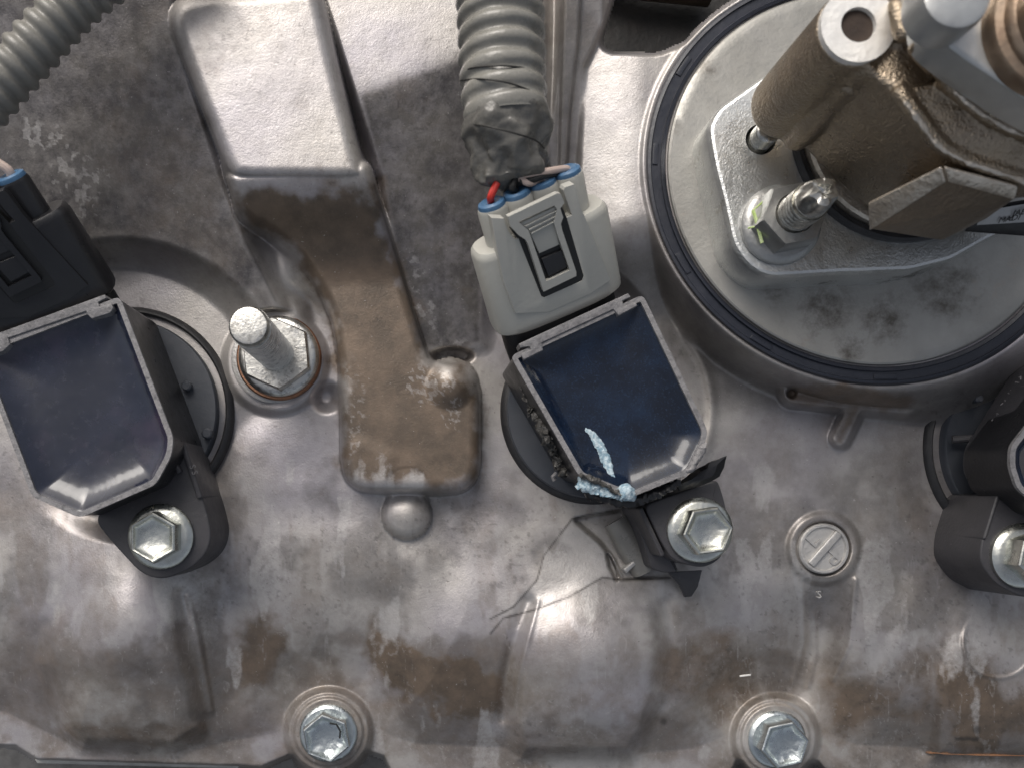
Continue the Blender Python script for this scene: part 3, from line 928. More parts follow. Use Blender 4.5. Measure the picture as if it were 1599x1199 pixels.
# stud with flanged nut at left
sx, sy = Q(432, 553, 50)
st = thing("stud_bolt", "tall bare threaded stud with flanged nut on a copper washer", "stud", (sx, sy, 16))
wc = Q(429, 561, 18)
Mesh().lathe(wc, [(67, 12), (67, 18), (64, 20), (40, 20)], n=72).build("base_washer", M_['cast_plug'], st)
Mesh().lathe((sx - 1.0, sy + 1), [(65, 19), (65, 26), (63, 28), (40, 28)], n=72).build("copper_washer", M_['copper'], st)
Mesh().lathe((sx, sy), [(61, 28), (61, 34), (58, 38), (55, 40), (50, 41)], n=72).build("nut_flange", M_['steel'], st)
Mesh().lathe((sx, sy), [(55, 39, 1), (55, 56, 1), (52, 60, .9), (28, 60, 0)], n=72, rot=R(24)).build("nut_hex", M_['steel'], st, smooth=28)
prof = [(26, 56)]
z = 62.0
while z < 232:
    prof += [(26.4, z), (26.4, z + 5), (24.4, z + 5.6), (24.4, z + 7.4), (26.4, z + 9)]
    z += 9.6
prof += [(24.6, 234), (25.5, 237), (25.5, 241), (23, 245), (20.5, 245.5), (.5, 245)]
Mesh().lathe((sx, sy), prof, n=56).build("threaded_rod", M_['steel'], st, smooth=25)

# ---------------------------------------------------------------- ignition coils
ZR = 165.0
def coil(name, label, outline, bar, gr, disc, tab, resin, ribs, pins=(), group="ignition coils along the cover", rim_skip=None):
    cx, cy = Q(disc[0], disc[1], 20)
    t = thing(name, label, "ignition coil", (cx, cy, 0), group)
    # gasket and collar on the seat
    Mesh().lathe((cx, cy), [(gr, -6), (gr, 4), (gr - 4, 10), (gr - 9, 12), (gr - 12, 9), (gr - 12, -6)], n=96, cap1=False, cap0=False).build("seat_gasket", M_['rubber'], t)
    Mesh().lathe((cx, cy), [(min(139, gr - 9), -4), (min(139, gr - 9), 17), (min(139, gr - 9) - 2, 20), (.5, 21)], n=96).build("collar", M_['collar_plastic'], t)
    o = rounded(QL(outline, ZR), 9)
    inner = offset(o, -7)
    Mesh().prism(offset(o, -.6), 22 if bar else 72, ZR - 34, 0).plate(offset(o, -.6), [inner[::-1]], ZR - 34, ZR - 5).build("case", M_['black_plastic'], t, smooth=30)
    Mesh().plate(o, [inner[::-1]], ZR - 5.5, ZR).build("rim", M_['rim_plastic'], t, smooth=0)
    # resin with a meniscus climbing the walls
    c = (sum(p[0] for p in inner) / len(inner), sum(p[1] for p in inner) / len(inner))
    fine = []
    for i in range(len(inner)):
        a, b = Vector(inner[i]), Vector(inner[(i + 1) % len(inner)])
        k = max(1, int((b - a).length / 8))
        fine += [tuple(a + (b - a) * (j / k)) for j in range(k)]
    def edge_d(p):
        best = 1e9
        P = Vector(p)
        for i in range(len(inner)):
            a, b = Vector(inner[i]), Vector(inner[(i + 1) % len(inner)])
            e = b - a
            if e.length < 1e-6: continue
            s = min(1, max(0, (P - a).dot(e) / e.length_squared))
            best = min(best, (P - a - e * s).length)
        return best
    rings = []
    for s in (1.004, .985, .965, .945, .92, .895, .87, .84, .80, .75, .68, .6, .45, .3, .15, .01):
        ring = []
        for p in fine:
            q = (c[0] + (p[0] - c[0]) * s, c[1] + (p[1] - c[1]) * s)
            d = edge_d(q) if s < 1 else 0
            # deeper meniscus toward the lower-left walls, shallow under the bar
            zz = ZR - 4 - 19 * (1 - math.exp(-(d / 19.0) ** 1.1))
            ring.append((q[0], q[1], zz))
        rings.append(ring)
    Mesh().loft(rings, cap0=False).build("resin_fill", resin, t, smooth=80)
    if bar:
        Mesh().prism(QL(bar, ZR + 3), ZR - 28, ZR + 3, 1.2).build("terminal_bar", M_['rim_plastic'], t)
    # ear for the bolt: tall sleeve on the cover
    tp = rounded(QL(tab, 106), 14)
    tb = Mesh().prism(tp, 0, 106, 3, 2).build("mounting_ear", M_['tab_plastic'], t)
    bx, by = None, None
    for a, b, w, z1 in ribs:
        A_, B_ = Vector(Q(*a, z1)), Vector(Q(*b, z1))
        e = (B_ - A_).normalized()
        nn = Vector((-e.y, e.x)) * w
        Mesh().prism(rounded([tuple(A_ - nn), tuple(A_ + nn), tuple(B_ + nn), tuple(B_ - nn)], 4), 10, z1, 3).build("rib", M_['tab_plastic'], tb)
    for u, v, r, h in pins:
        Mesh().lathe(Q(u, v, 21 + h), [(r, 18), (r, 21 + h - 2), (r - 2, 21 + h), (.5, 21 + h)], n=20).build("pin", M_['collar_plastic'], t)
    return t

left_outline = [(-36, 548), (187, 463), (271, 684), (267, 712), (243, 756), (124, 808), (50, 775)]
left_bar = [(-38, 533), (163, 460), (167, 465), (153, 472), (155, 479), (174, 474), (177, 482), (172, 489), (143, 498), (136, 491), (134, 486), (12, 528), (16, 538), (4, 549), (-34, 562)]
left_tab = [(147, 812), (170, 780), (250, 735), (276, 702), (292, 706), (304, 742), (321, 790), (331, 832), (324, 862), (300, 886), (257, 904), (232, 900), (214, 889), (178, 850)]
c1 = coil("ignition_coil", "intact black coil with hazy blue top at the left, under the black plug", left_outline, left_bar, 162, (197, 640), left_tab, M_['resin_hazy'],
          [((283, 690), (312, 778), 4.5, 111), ((268, 718), (280, 738), 4, 116)], [(290, 602, 7.5, 12), (322, 676, 8, 14)])
mid_outline = [(797, 556), (1004, 460), (1105, 672), (1102, 690), (1078, 738), (986, 776), (905, 744)]
mid_bar = [(810, 537), (981, 458), (985, 464), (972, 470), (974, 479), (993, 471), (995, 478), (966, 493), (958, 483), (846, 535), (848, 547), (818, 562), (813, 553), (829, 546), (827, 541), (813, 543)]
mid_tab = [(1004, 788), (1118, 748), (1124, 756), (1133, 787), (1140, 828), (1136, 852), (1124, 874), (1100, 886), (1076, 882), (1050, 874), (1034, 850)]
c2 = coil("ignition_coil", "broken black coil with dark blue cracked top, gray plug above it", mid_outline, mid_bar, 145, (930, 640), mid_tab, M_['resin_blue'],
          [((1000, 792), (1036, 868), 3.5, 110)], [])
right_outline = [(1578, 697), (1577, 728), (1588, 762), (1640, 805), (1760, 800), (1830, 600), (1760, 520), (1660, 590)]
right_tab = [(1556, 770), (1532, 846), (1530, 878), (1556, 912), (1600, 934), (1660, 920), (1680, 860), (1660, 800), (1600, 775)]
c3 = coil("ignition_coil", "black coil cut off by the right edge below the round cap", right_outline, None, 164, (1618, 697), right_tab, M_['resin_blue'],
          [((1560, 772), (1538, 842), 3, 109)], [(1531, 622, 6, 26)])
# lower, wider case of the right coil, flaring out, with its raised lettering
right_low = [(1513, 702), (1512, 738), (1536, 772), (1630, 822), (1772, 814), (1852, 590), (1745, 485), (1590, 578)]
hi_, lo_ = QL(right_outline, 150), QL(right_low, 70)
Mesh().loft([[(x, y, 58) for x, y in rounded(lo_, 12)], [(x, y, 70) for x, y in rounded(lo_, 12)], [(x, y, 150) for x, y in rounded(offset(hi_, 2), 12)]]).build("shoulder", M_['tab_plastic'], c3, smooth=50)
rl = random.Random(4)
Ea, Eb = Vector((*lo_[7], 70)), Vector((*lo_[0], 70))
Fa, Fb = Vector((*hi_[7], 150)), Vector((*hi_[0], 150))
nf = (Eb - Ea).cross(Fa - Ea).normalized()
if nf.z < 0: nf = -nf
for row in range(4):
    for kx in range(11):
        if rl.random() < .15: continue
        s_ = .10 + kx * .066 + rl.uniform(-.01, .01)
        t_ = .16 + row * .2
        c_ = Ea.lerp(Eb, s_).lerp(Fa.lerp(Fb, s_), t_) + nf * .8
        ax, ay = (Eb - Ea).normalized(), (Fa - Ea).normalized()
        q = [c_ + ax * rl.uniform(-3, 3) + ay * rl.uniform(-5, 5) for _ in range(3)]
        Mesh().tube(q, .9, 6).build("raised_stroke", M_['rim_plastic'], c3)
Mesh().tube([QZ(1487, 686, 34), QZ(1520, 684, 44)], 6, 10).build("peg", M_['tab_plastic'], c3)

# marks on the left coil's ear rib
lettering("raised_letter", "S S", QZ(302, 733, 112), 12, -70, M_['rim_plastic'], c1, .8)

# damage on the middle coil: chalky blue track, crumbled wall, splinters
def lumpy(path, radii, flat, name, mat, parent, seed, amp, n=12, step=2.0):
    P = [Vector(p) for p in path]
    pts, rs = [], []
    for i in range(len(P) - 1):
        k = max(2, int((P[i + 1] - P[i]).length / step))
        for j in range(k):
            t = j / k
            pts.append(P[i].lerp(P[i + 1], t))
            rs.append(radii[i] + (radii[i + 1] - radii[i]) * t)
    pts.append(P[-1]); rs.append(radii[-1])
    m = Mesh().tube(pts, lambda i: rs[i], n, flat)
    m.wobble(amp, 4.0, seed).wobble(amp * .8, 9.0, seed + 5)
    return m.build(name, mat, parent, smooth=60)
zt = ZR - 21
lumpy([QZ(914, 669, ZR - 20), QZ(927, 680, ZR - 19.5), QZ(938, 698, ZR - 19), QZ(947, 722, ZR - 17.5), QZ(953, 742, ZR - 14), QZ(962, 758, ZR - 10), QZ(972, 768, ZR - 5)], [2, 5, 6.5, 7.5, 4.5, 4, 7], .34, "chalky_crack", M_['crack_chalk'], c2, 3, 1.7)
lumpy([QZ(966, 762, ZR - 6), QZ(976, 767, ZR - 4), QZ(986, 774, ZR - 6), QZ(990, 779, ZR - 10)], [8, 13, 10, 3], .7, "chalky_lump", M_['crack_chalk'], c2, 9, 3)
lumpy([QZ(902, 752, ZR - 12), QZ(918, 758, ZR - 8), QZ(938, 764, ZR - 8), QZ(960, 770, ZR - 7), QZ(974, 776, ZR - 10)], [6, 9, 7, 7, 5], .5, "torn_edge", M_['crack_chalk'], c2, 15, 3.5)
lumpy([QZ(905, 741, ZR), QZ(918, 744, ZR + 1), QZ(935, 753, ZR), QZ(956, 763, ZR), QZ(972, 773, ZR - 3)], [3, 4, 3.4, 3, 3], .8, "torn_edge", M_['char'], c2, 25, 3.0, 10)
rb = random.Random(12)
ps, rs_ = [], []
for i in range(34):
    t = i / 33
    ps.append(QZ(818 + 66 * t + rb.uniform(-3, 3), 604 + 138 * t + rb.uniform(-3, 3), 112 - 14 * math.sin(t * 9)))
    rs_.append(rb.uniform(4, 11) * (1 if .08 < t < .95 else .5))
lumpy(ps, rs_, .9, "crumbled_wall", M_['char'], c2, 31, 5.0, 12, 2.5)
lumpy([QZ(900, 752, ZR - 18), QZ(925, 770, ZR - 24), QZ(955, 780, ZR - 24), QZ(985, 784, ZR - 20), QZ(1030, 768, ZR - 22), QZ(1062, 752, ZR - 18)], [5, 9, 8, 8, 7, 4], .9, "burnt_lip", M_['black_plastic'], c2, 41, 3.5)
lumpy([QZ(1087, 712, ZR), QZ(1099, 694, ZR), QZ(1095, 704, ZR), QZ(1080, 732, ZR), QZ(1066, 742, ZR - 2)], [3, 4.5, 5, 4.5, 3], .7, "chipped_edge", M_['rim_plastic'], c2, 51, 2.2)
for pth in ([(864, 676), (858, 684), (862, 692)], [(869, 738), (863, 744), (866, 750)]):
    Mesh().tube([QZ(u, v, 62) for u, v in pth], 3.2, 8).build("curl", M_['rim_plastic'], c2)

def splinter(name, label, top, thick, mat, wob=1.0):
    """bent sheet of broken plastic: outline points carry their own height"""
    P = [Vector(QZ(*q)) for q in top]
    c = sum(P, Vector()) / len(P)
    t = thing(name, label, "plastic shard", tuple(c))
    n = len(P)
    fine = []
    for i in range(n):
        for j in range(4):
            fine.append(P[i].lerp(P[(i + 1) % n], j / 4))
    m = Mesh()
    inner = [p.lerp(c, .5) + Vector((0, 0, 4)) for p in fine]
    dn = Vector((0, 0, -thick))
    m.loft([[tuple(p.lerp(c, .5) + Vector((0, 0, 4)) + dn) for p in fine], [tuple(p + dn) for p in fine], [tuple(p) for p in fine], [tuple(p) for p in inner]])
    m.wobble(wob, 12, 3)
    m.build("shard", mat, t)
    return t
splinter("plastic_shard", "black curled plastic shard standing up between the broken coil and its bolt",
         [(1088, 732, 120), (1108, 722, 150), (1135, 711, 165), (1131, 728, 150), (1124, 744, 138), (1100, 756, 130), (1062, 766, 125), (1056, 758, 132)], 6, M_['black_plastic'])
splinter("plastic_shard", "pointed gray plastic splinter poking out below the broken coil's bolt",
         [(1044, 893, 40), (1062, 914, 30), (1070, 932, 18), (1080, 930, 18), (1090, 915, 30), (1096, 890, 42)], 6, M_['tab_plastic'])
lp = thing("sleeve_fragment", "curved gray broken sleeve left of the broken coil's bolt, by the cracks", "plastic shard", QZ(985, 850, 0))
Mesh().tube([QZ(962, 812, 4), QZ(985, 850, 8), QZ(1008, 888, 4)], lambda i: (20, 25, 23)[i], 24, .9).build("sleeve_wall", M_['sleeve'], lp)
Mesh().prism(rounded(QL([(973, 888), (996, 868), (1000, 873), (978, 895)], 22), 2), 0, 24, 2).build("step", M_['cast_plug'], lp)
Mesh().prism(rounded(QL([(988, 796), (1006, 788), (1052, 874), (1060, 892), (1036, 894), (1016, 886)], 60), 6), 0, 62, 4).build("rib", M_['tab_plastic'], lp)

# ---------------------------------------------------------------- plugs on the coils
def connector(name, label, p0, p1, wdir, body_mat, seal_n, latch_mat, shift, group, seals=(0, 1, 2, 3)):
    P0, P1 = Vector(p0), Vector(p1)
    a = (P1 - P0).normalized()
    L_ = (P1 - P0).length
    w = Vector(wdir)
    w = (w - a * w.dot(a)).normalized()
    tt = w.cross(a)
    if tt.z < 0: tt = -tt
    def xf(x, y, z):
        return tuple(P0 + w * x + a * y + tt * z)
    cp = Vector((NU, NV, F))
    def loc(u, v, h):
        """photo position -> (x, y) on the plane z = h of the plug; u shifted for copies"""
        d = Vector(QZ(u, v, 0)) - cp
        o = P0_ref + T_ref * h
        s = (o - cp).dot(T_ref) / d.dot(T_ref)
        q = cp + d * s - P0_ref
        return (q.dot(W_ref), q.dot(A_ref))
    t = thing(name, label, "plug", tuple(P0), group)
    def sect(W2, T2, y, n=64, e=3.4):
        ring = []
        for i in range(n):
            th = 2 * math.pi * i / n
            c_, s_ = math.cos(th), math.sin(th)
            ring.append((W2 * math.copysign(abs(c_) ** (2 / e), c_), y, T2 * math.copysign(abs(s_) ** (2 / e), s_)))
        return ring
    # lower oval housing
    rings = [sect(88, 36, 0), sect(93, 40, 4), sect(94, 41, 12), sect(93, 40, L_ - 10), sect(91.5, 39, L_ - 4), sect(88, 36, L_), sect(70, 28, L_ + .5)]
    Mesh().loft(rings, xf=xf).build("housing", body_mat, t, smooth=40)
    # wire side: four tubes side by side
    xs = (-52, -17.5, 17.5, 52)
    for i, x in enumerate(xs):
        def xf2(px, py, pz, x=x):
            return xf(x + px, pz, 4 + py)
        tb = Mesh().lathe((0, 0), [(20, L_ - 12), (20, L_ + 44), (18.5, L_ + 48), (16, L_ + 48), (15.5, L_ + 42)], n=32, xf=xf2).build("wire_tube", body_mat, t)
        if i in seals:
            Mesh().lathe((0, 0), [(17.5, L_ + 42), (18.2, L_ + 49), (17, L_ + 53), (13, L_ + 55), (7, L_ + 53), (.5, L_ + 53)], n=32, xf=xf2).build("wire_seal", M_['blue_seal'], tb)
    # raised front plate with the U-shaped opening round the latch
    z1 = 42.3
    PL = lambda pts, h=42.3: [loc(650 + x / 4, 200 + y / 4, h) for x, y in pts]
    left_in = [(548, 566), (556, 596), (580, 652), (612, 694), (640, 692), (652, 726), (782, 1052)]
    bott = [(800, 1060), (1036, 955)]
    right_in = [(1046, 925), (940, 562), (974, 546), (948, 480), (920, 392), (928, 372)]
    plate = [(468, 562)] + left_in + bott + right_in + [(985, 352), (1000, 380), (1030, 500), (1215, 950), (1090, 1035), (830, 1150), (620, 1160), (545, 960), (505, 760)]
    Mesh().prism(PL(plate), 28, z1, 0.5, xf=lambda x, y, z: xf(x, y, z)).build("front_plate", body_mat, t)
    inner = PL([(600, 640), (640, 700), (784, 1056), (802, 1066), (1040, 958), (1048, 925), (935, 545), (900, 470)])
    Mesh().prism(inner, 30, 41.7, 0, xf=lambda x, y, z: xf(x, y, z)).build("core_gap_shade", M_['ink_and_gap_black'], t)  # inner connector floor coloured black, standing in for the gap's depth shade
    # latch
    lo = PL([(574, 556), (592, 620), (640, 672), (684, 700), (700, 730), (796, 1024), (1000, 926), (1000, 900), (912, 640), (904, 600), (918, 560), (900, 505), (926, 468), (902, 412), (880, 410)], 49)
    li = PL([(640, 588), (660, 606), (700, 640), (716, 680), (812, 960), (960, 890), (880, 660), (860, 590), (880, 510), (862, 486)], 49)
    la = Mesh().plate(lo, [li[::-1]], 40, 49, xf=lambda x, y, z: xf(x, y, z)).build("latch", latch_mat, t, smooth=0)
    Mesh().prism(PL([(644, 592), (700, 642), (764, 782), (890, 726), (858, 590), (878, 512), (860, 490)]), 38, 45, 1, xf=lambda x, y, z: xf(x, y, z)).build("latch_web", latch_mat, la)
    for q in ([(668, 606), (872, 506), (874, 514), (676, 614)], [(692, 626), (866, 540), (864, 550), (700, 636)], [(706, 650), (862, 570), (862, 580), (712, 660)]):
        Mesh().prism(PL(q), 44, 48, .8, xf=lambda x, y, z: xf(x, y, z)).build("grip_ridge", latch_mat, la)
    Mesh().prism(PL([(776, 812), (905, 760), (940, 862), (820, 925)]), 40, 46, 1, xf=lambda x, y, z: xf(x, y, z)).build("catch", M_['black_plastic'], la)
    return t, xf, L_

# reference frame taken from the gray plug
P0_ref = Vector(QZ(868, 478, 122))
P1_ref = Vector(QZ(838, 350, 200))
A_ref = (P1_ref - P0_ref).normalized()
W_ref = Vector((.92, -.40, 0))
W_ref = (W_ref - A_ref * W_ref.dot(A_ref)).normalized()
T_ref = W_ref.cross(A_ref)
if T_ref.z < 0: T_ref = -T_ref
gp = "wire plugs on the coils"
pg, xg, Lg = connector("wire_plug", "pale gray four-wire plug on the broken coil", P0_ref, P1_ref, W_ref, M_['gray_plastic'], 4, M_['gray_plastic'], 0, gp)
DX = Vector(QZ(88, 486, 122)) - P0_ref
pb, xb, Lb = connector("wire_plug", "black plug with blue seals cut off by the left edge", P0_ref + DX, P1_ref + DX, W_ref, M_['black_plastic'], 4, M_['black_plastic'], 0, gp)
# the coils' own black sockets the plugs sit on
for c_, xf in ((c2, xg), (c1, xb)):
    ring = lambda W2, T2, y: [(W2 * math.cos(2 * math.pi * i / 40), y, T2 * math.sin(2 * math.pi * i / 40)) for i in range(40)]
    Mesh().loft([ring(84, 30, -62), ring(86, 33, -30), ring(86, 33, 10)], xf=xf).build("socket", M_['black_plastic'], c_)

# ---------------------------------------------------------------- wire harnesses
def spline(pts, n):
    P = [Vector(p) for p in pts]
    P = [P[0] * 2 - P[1]] + P + [P[-1] * 2 - P[-2]]
    out = []
    segs = len(P) - 3
    for k in range(n + 1):
        s = min(k / n * segs, segs - 1e-6)
        i = int(s); t = s - i
        p0, p1, p2, p3 = P[i:i + 4]
        out.append(.5 * ((2 * p1) + (p2 - p0) * t + (2 * p0 - 5 * p1 + 4 * p2 - p3) * t * t + (3 * p1 - p0 - 3 * p2 + p3) * t ** 3))
    return out

h1 = thing("wire_harness", "corrugated gray conduit crossing the top left corner", "cable conduit", QZ(60, 60, 240), "wire conduits")
pth = spline([QZ(-120, 320, 235), QZ(-62, 212, 235), QZ(-8, 144, 238), QZ(54, 73, 240), QZ(118, 4, 240), QZ(185, -50, 240), QZ(300, -130, 240)], 330)
acc, ds = 0.0, [0.0]
for a, b in zip(pth[:-1], pth[1:]):
    acc += (b - a).length
    ds.append(acc)
def corr(s, p, r0, dr):
    x = (s / p) % 1.0
    h = 1 / (1 + math.exp(-14 * (x - .22))) - 1 / (1 + math.exp(-14 * (x - .80)))
    return r0 + dr * (2 * h - 1)
Mesh().tube([tuple(p) for p in pth], lambda i: corr(ds[i], 20.0, 29.5, 3.2), 40).build("corrugated_tube", M_['conduit_plastic'], h1, smooth=60)

h2 = thing("wire_harness", "thick gray taped conduit coming from the top down to the gray plug", "cable conduit", QZ(786, 100, 255), "wire conduits")
ctrl = [QZ(770, -190, 262), QZ(778, -60, 262), QZ(782, 40, 260), QZ(785, 120, 258), QZ(790, 190, 254)]
pth = spline(ctrl, 300)
acc, ds = 0.0, [0.0]
for a, b in zip(pth[:-1], pth[1:]):
    acc += (b - a).length
    ds.append(acc)
def hose_r(i):
    f = ds[i] / acc
    amp = 3.4 if f < .72 else 3.4 - 2.2 * (f - .72) / .28
    return corr(ds[i], 23.0, 51.5, amp)
m = Mesh().tube([tuple(p) for p in pth], hose_r, 56)
m.wobble(1.4, 30, 2)
m.build("corrugated_tube", M_['tape'], h2, smooth=60)
# loose tape end narrowing to the wires
cs = [(QZ(790, 186, 254), 54, 50), (QZ(791, 205, 252), 55, 49), (QZ(794, 225, 250), 50, 44), (QZ(797, 246, 248), 43, 36), (QZ(800, 264, 246), 37, 29), (QZ(803, 280, 244), 33, 24), (QZ(803, 286, 243), 29, 20)]
rings = []
for (c, rx, ry) in cs:
    pass
nst = 40
for s in range(nst + 1):
    f = s / nst * (len(cs) - 1)
    i = min(int(f), len(cs) - 2); tt = f - i
    c = Vector(cs[i][0]).lerp(Vector(cs[i + 1][0]), tt)
    rx = cs[i][1] + (cs[i + 1][1] - cs[i][1]) * tt
    ry = cs[i][2] + (cs[i + 1][2] - cs[i][2]) * tt
    ring = []
    g_ = s / nst
    for k_ in range(72):
        th = 2 * math.pi * k_ / 72
        fold = 1 + g_ * (.27 * math.sin(3 * th + 5 * g_ + 1) + .15 * math.sin(7 * th - 4 * g_) + .05 * math.sin(12 * th + 9 * g_))
        q = c + Vector((rx * fold * math.cos(th), -.15 * rx * math.sin(th) * g_ - .12 * rx * math.cos(th), ry * fold * math.sin(th)))
        ring.append(tuple(q))
    rings.append(ring)
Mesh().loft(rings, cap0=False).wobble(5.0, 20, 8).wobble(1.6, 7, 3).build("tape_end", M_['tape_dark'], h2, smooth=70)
# open flap with a dark mouth at its left
fl = [QZ(734, 214, 258), QZ(748, 226, 262), QZ(768, 240, 262), QZ(776, 258, 258), QZ(770, 274, 252), QZ(758, 281, 246), QZ(750, 262, 244), QZ(740, 238, 246)]
c = sum((Vector(p) for p in fl), Vector()) / len(fl)
def ringlerp(k, dz):
    return [tuple(Vector(p).lerp(c, k) + Vector((0, 0, dz))) for p in fl]
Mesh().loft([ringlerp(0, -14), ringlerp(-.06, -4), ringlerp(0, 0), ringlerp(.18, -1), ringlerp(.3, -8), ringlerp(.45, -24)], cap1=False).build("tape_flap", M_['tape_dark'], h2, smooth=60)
Mesh().loft([ringlerp(.34, -12), ringlerp(.34, -11)]).build("flap_mouth_shade", M_['ink_and_gap_black'], h2)  # flat black sheet painting the shade inside the open mouth
# visible edges of the tape turns: thin dark lips lying on the hose
def lip(pts, z=0):
    out = []
    for (u, v) in pts:
        # height on the round hose at that place
        cu, r = 782 + (v - 40) * .05, 64.5
        f = max(-.995, min(.995, (u - cu) / r))
        out.append(QZ(u, v, 256 + 54 * math.sqrt(1 - f * f) + z))
    return Mesh().tube([tuple(p) for p in spline(out, 40)], 1.1, 6).build("tape_edge", M_['tape_edge'], h2)
lip([(719, 117), (736, 107), (782, 103), (825, 108), (846, 116)])
lip([(719, 126), (752, 124), (790, 129), (825, 141), (845, 154)])
lip([(725, 193), (765, 199), (805, 209), (835, 219), (850, 232)])
# wires between the tape and the seals
def wire(name, pts, r, mat, parent):
    Mesh().tube([tuple(p) for p in spline(pts, 24)], r, 10).build(name, mat, parent)
def seal_top(x, xf=xg, L_=Lg):
    return Vector(xf(x, L_ + 54, 4))
wire("red_wire", [seal_top(-52) - A_ref * 6, seal_top(-52), QZ(767, 306, 246), QZ(776, 286, 248)], 4.7, M_['red_wire'], h2)
wire("black_wire", [seal_top(-17.5) - A_ref * 6, seal_top(-17.5), QZ(800, 294, 246), QZ(804, 280, 246)], 5, M_['black_wire'], h2)
wire("pale_wire", [seal_top(17.5) - A_ref * 6, seal_top(17.5), QZ(826, 286, 248), QZ(812, 278, 246)], 4.6, M_['pale_wire'], h2)
wire("pale_wire", [seal_top(52) - A_ref * 6, seal_top(52), QZ(854, 268, 252), QZ(834, 272, 252), QZ(812, 276, 248)], 4.4, M_['pale_wire'], h2)
wire("black_wire", [seal_top(44) - A_ref * 2, QZ(850, 275, 250), QZ(832, 281, 250), QZ(812, 284, 246)], 4.2, M_['black_wire'], h2)
h3 = thing("plug_lead", "pale wire leaving the blue seal of the black plug", "wire", QZ(20, 250, 230))
wire("pale_wire", [seal_top(52, xb, Lb) - A_ref * 6, seal_top(52, xb, Lb) + A_ref * 8, seal_top(52, xb, Lb) + A_ref * 16 + Vector((-26, -6, 2)), seal_top(52, xb, Lb) + Vector((-90, -20, 6))], 6, M_['pale_wire'], h3)

# ---------------------------------------------------------------- round cap with its seal, plate and pump at the upper right
cap = thing("end_cap", "round gray metal cap with stained face at the upper right", "engine cap", QZ(EC[0], EC[1], 100))
Mesh().loft([ell_ring(.905, 60), ell_ring(.905, 110), ell_ring(.900, 114), ell_ring(.890, 116), ell_ring(.85, 116), ell_ring(.4, 116)]).build("cap_face", M_['disc_alu'], cap)
ox, oy = Q(EC[0], EC[1], 100)
def zone(u, v, rad, z=116):
    x, y = Q(u, v, z)
    return (x - ox, y - oy, rad)
dirt_zone(M_['disc_alu'], [zone(1290, 485, 70), zone(1380, 500, 60), zone(1480, 450, 80), zone(1210, 450, 40), zone(1330, 545, 40), zone(1105, 105, 26)], (.135, .122, .105), 30, .60, .86)
seal = thing("ring_seal", "black rubber seal ring around the round gray cap", "seal", QZ(EC[0], EC[1], 100))
Mesh().loft([ell_ring(.912, 80), ell_ring(.912, 108), ell_ring(.916, 113), ell_ring(.932, 115), ell_ring(.935, 111), ell_ring(.976, 111), ell_ring(.979, 114), ell_ring(.992, 113), ell_ring(1.001, 108), ell_ring(1.003, 90)], cap0=False, cap1=False).build("ring", M_['seal_rubber'], seal, smooth=40)
def ang_of(u, v):
    best = min(range(720), key=lambda i: (ell_pt(i * math.pi / 360)[0] - u) ** 2 + (ell_pt(i * math.pi / 360)[1] - v) ** 2)
    return best * math.pi / 360
for (u, v) in ((1060, 100), (1020, 240), (1065, 410), (1190, 535), (1385, 595)):
    a0 = ang_of(u, v)
    seg = []
    for i in range(9):
        seg.append(a0 - .055 + .11 * i / 8)
    o_ = [Q(*ell_pt(a, .972), 112) for a in seg]
    i_ = [Q(*ell_pt(a, .948), 112) for a in seg][::-1]
    Mesh().prism(o_ + i_, 106, 112.6, .6).build("lug", M_['seal_rubber'], seal)

plate_uv = [(1212, 104), (1290, 60), (1420, 20), (1600, 0), (1700, 60), (1740, 200), (1680, 310), (1575, 360), (1535, 380), (1486, 408), (1421, 424), (1307, 428), (1207, 434), (1186, 428), (1164, 411), (1150, 392), (1142, 375), (1129, 314), (1115, 260), (1107, 215), (1106, 196), (1120, 170), (1140, 155)]
pl = thing("mounting_plate", "thick pale steel plate with rounded corner under the bronze pump", "mounting plate", QZ(1300, 300, 116))
pw = rounded(QL(plate_uv, 180), 10)
hc = Q(1188, 218, 180)
hole_ = circle(hc, 20.5, 32)
b0, b1 = offset(pw, -1.2), offset(pw, -7)
mm = Mesh()
mm.loft([[(x, y, 116) for x, y in pw], [(x, y, 170) for x, y in pw], [(x, y, 175) for x, y in b0], [(x, y, 179) for x, y in offset(pw, -3.6)], [(x, y, 180) for x, y in b1]], cap0=True, cap1=False)
mm.build("plate_side", M_['plate_steel'], pl)
Mesh().plate(b1, [hole_[::-1]], 150, 180.02).build("plate_top", M_['plate_steel'], pl, smooth=20)
Mesh().lathe(hc, [(20.4, 150), (20.4, 151), (.5, 151)], n=32).build("hole_floor", M_['ink_and_gap_black'], pl)
sc2 = thing("plate_screw", "small threaded screw in the plate hole beside the pump's leg", "screw", (hc[0], hc[1], 151))
prof = []
z = 151.0
while z < 205:
    prof += [(16.5, z), (14.8, z + 2.2), (16.5, z + 4.4)]
    z += 5.4
prof += [(14, 207), (.5, 207)]
Mesh().lathe((hc[0] + 1, hc[1] - 1), prof, n=32).build("thread", M_['steel'], sc2, smooth=60)

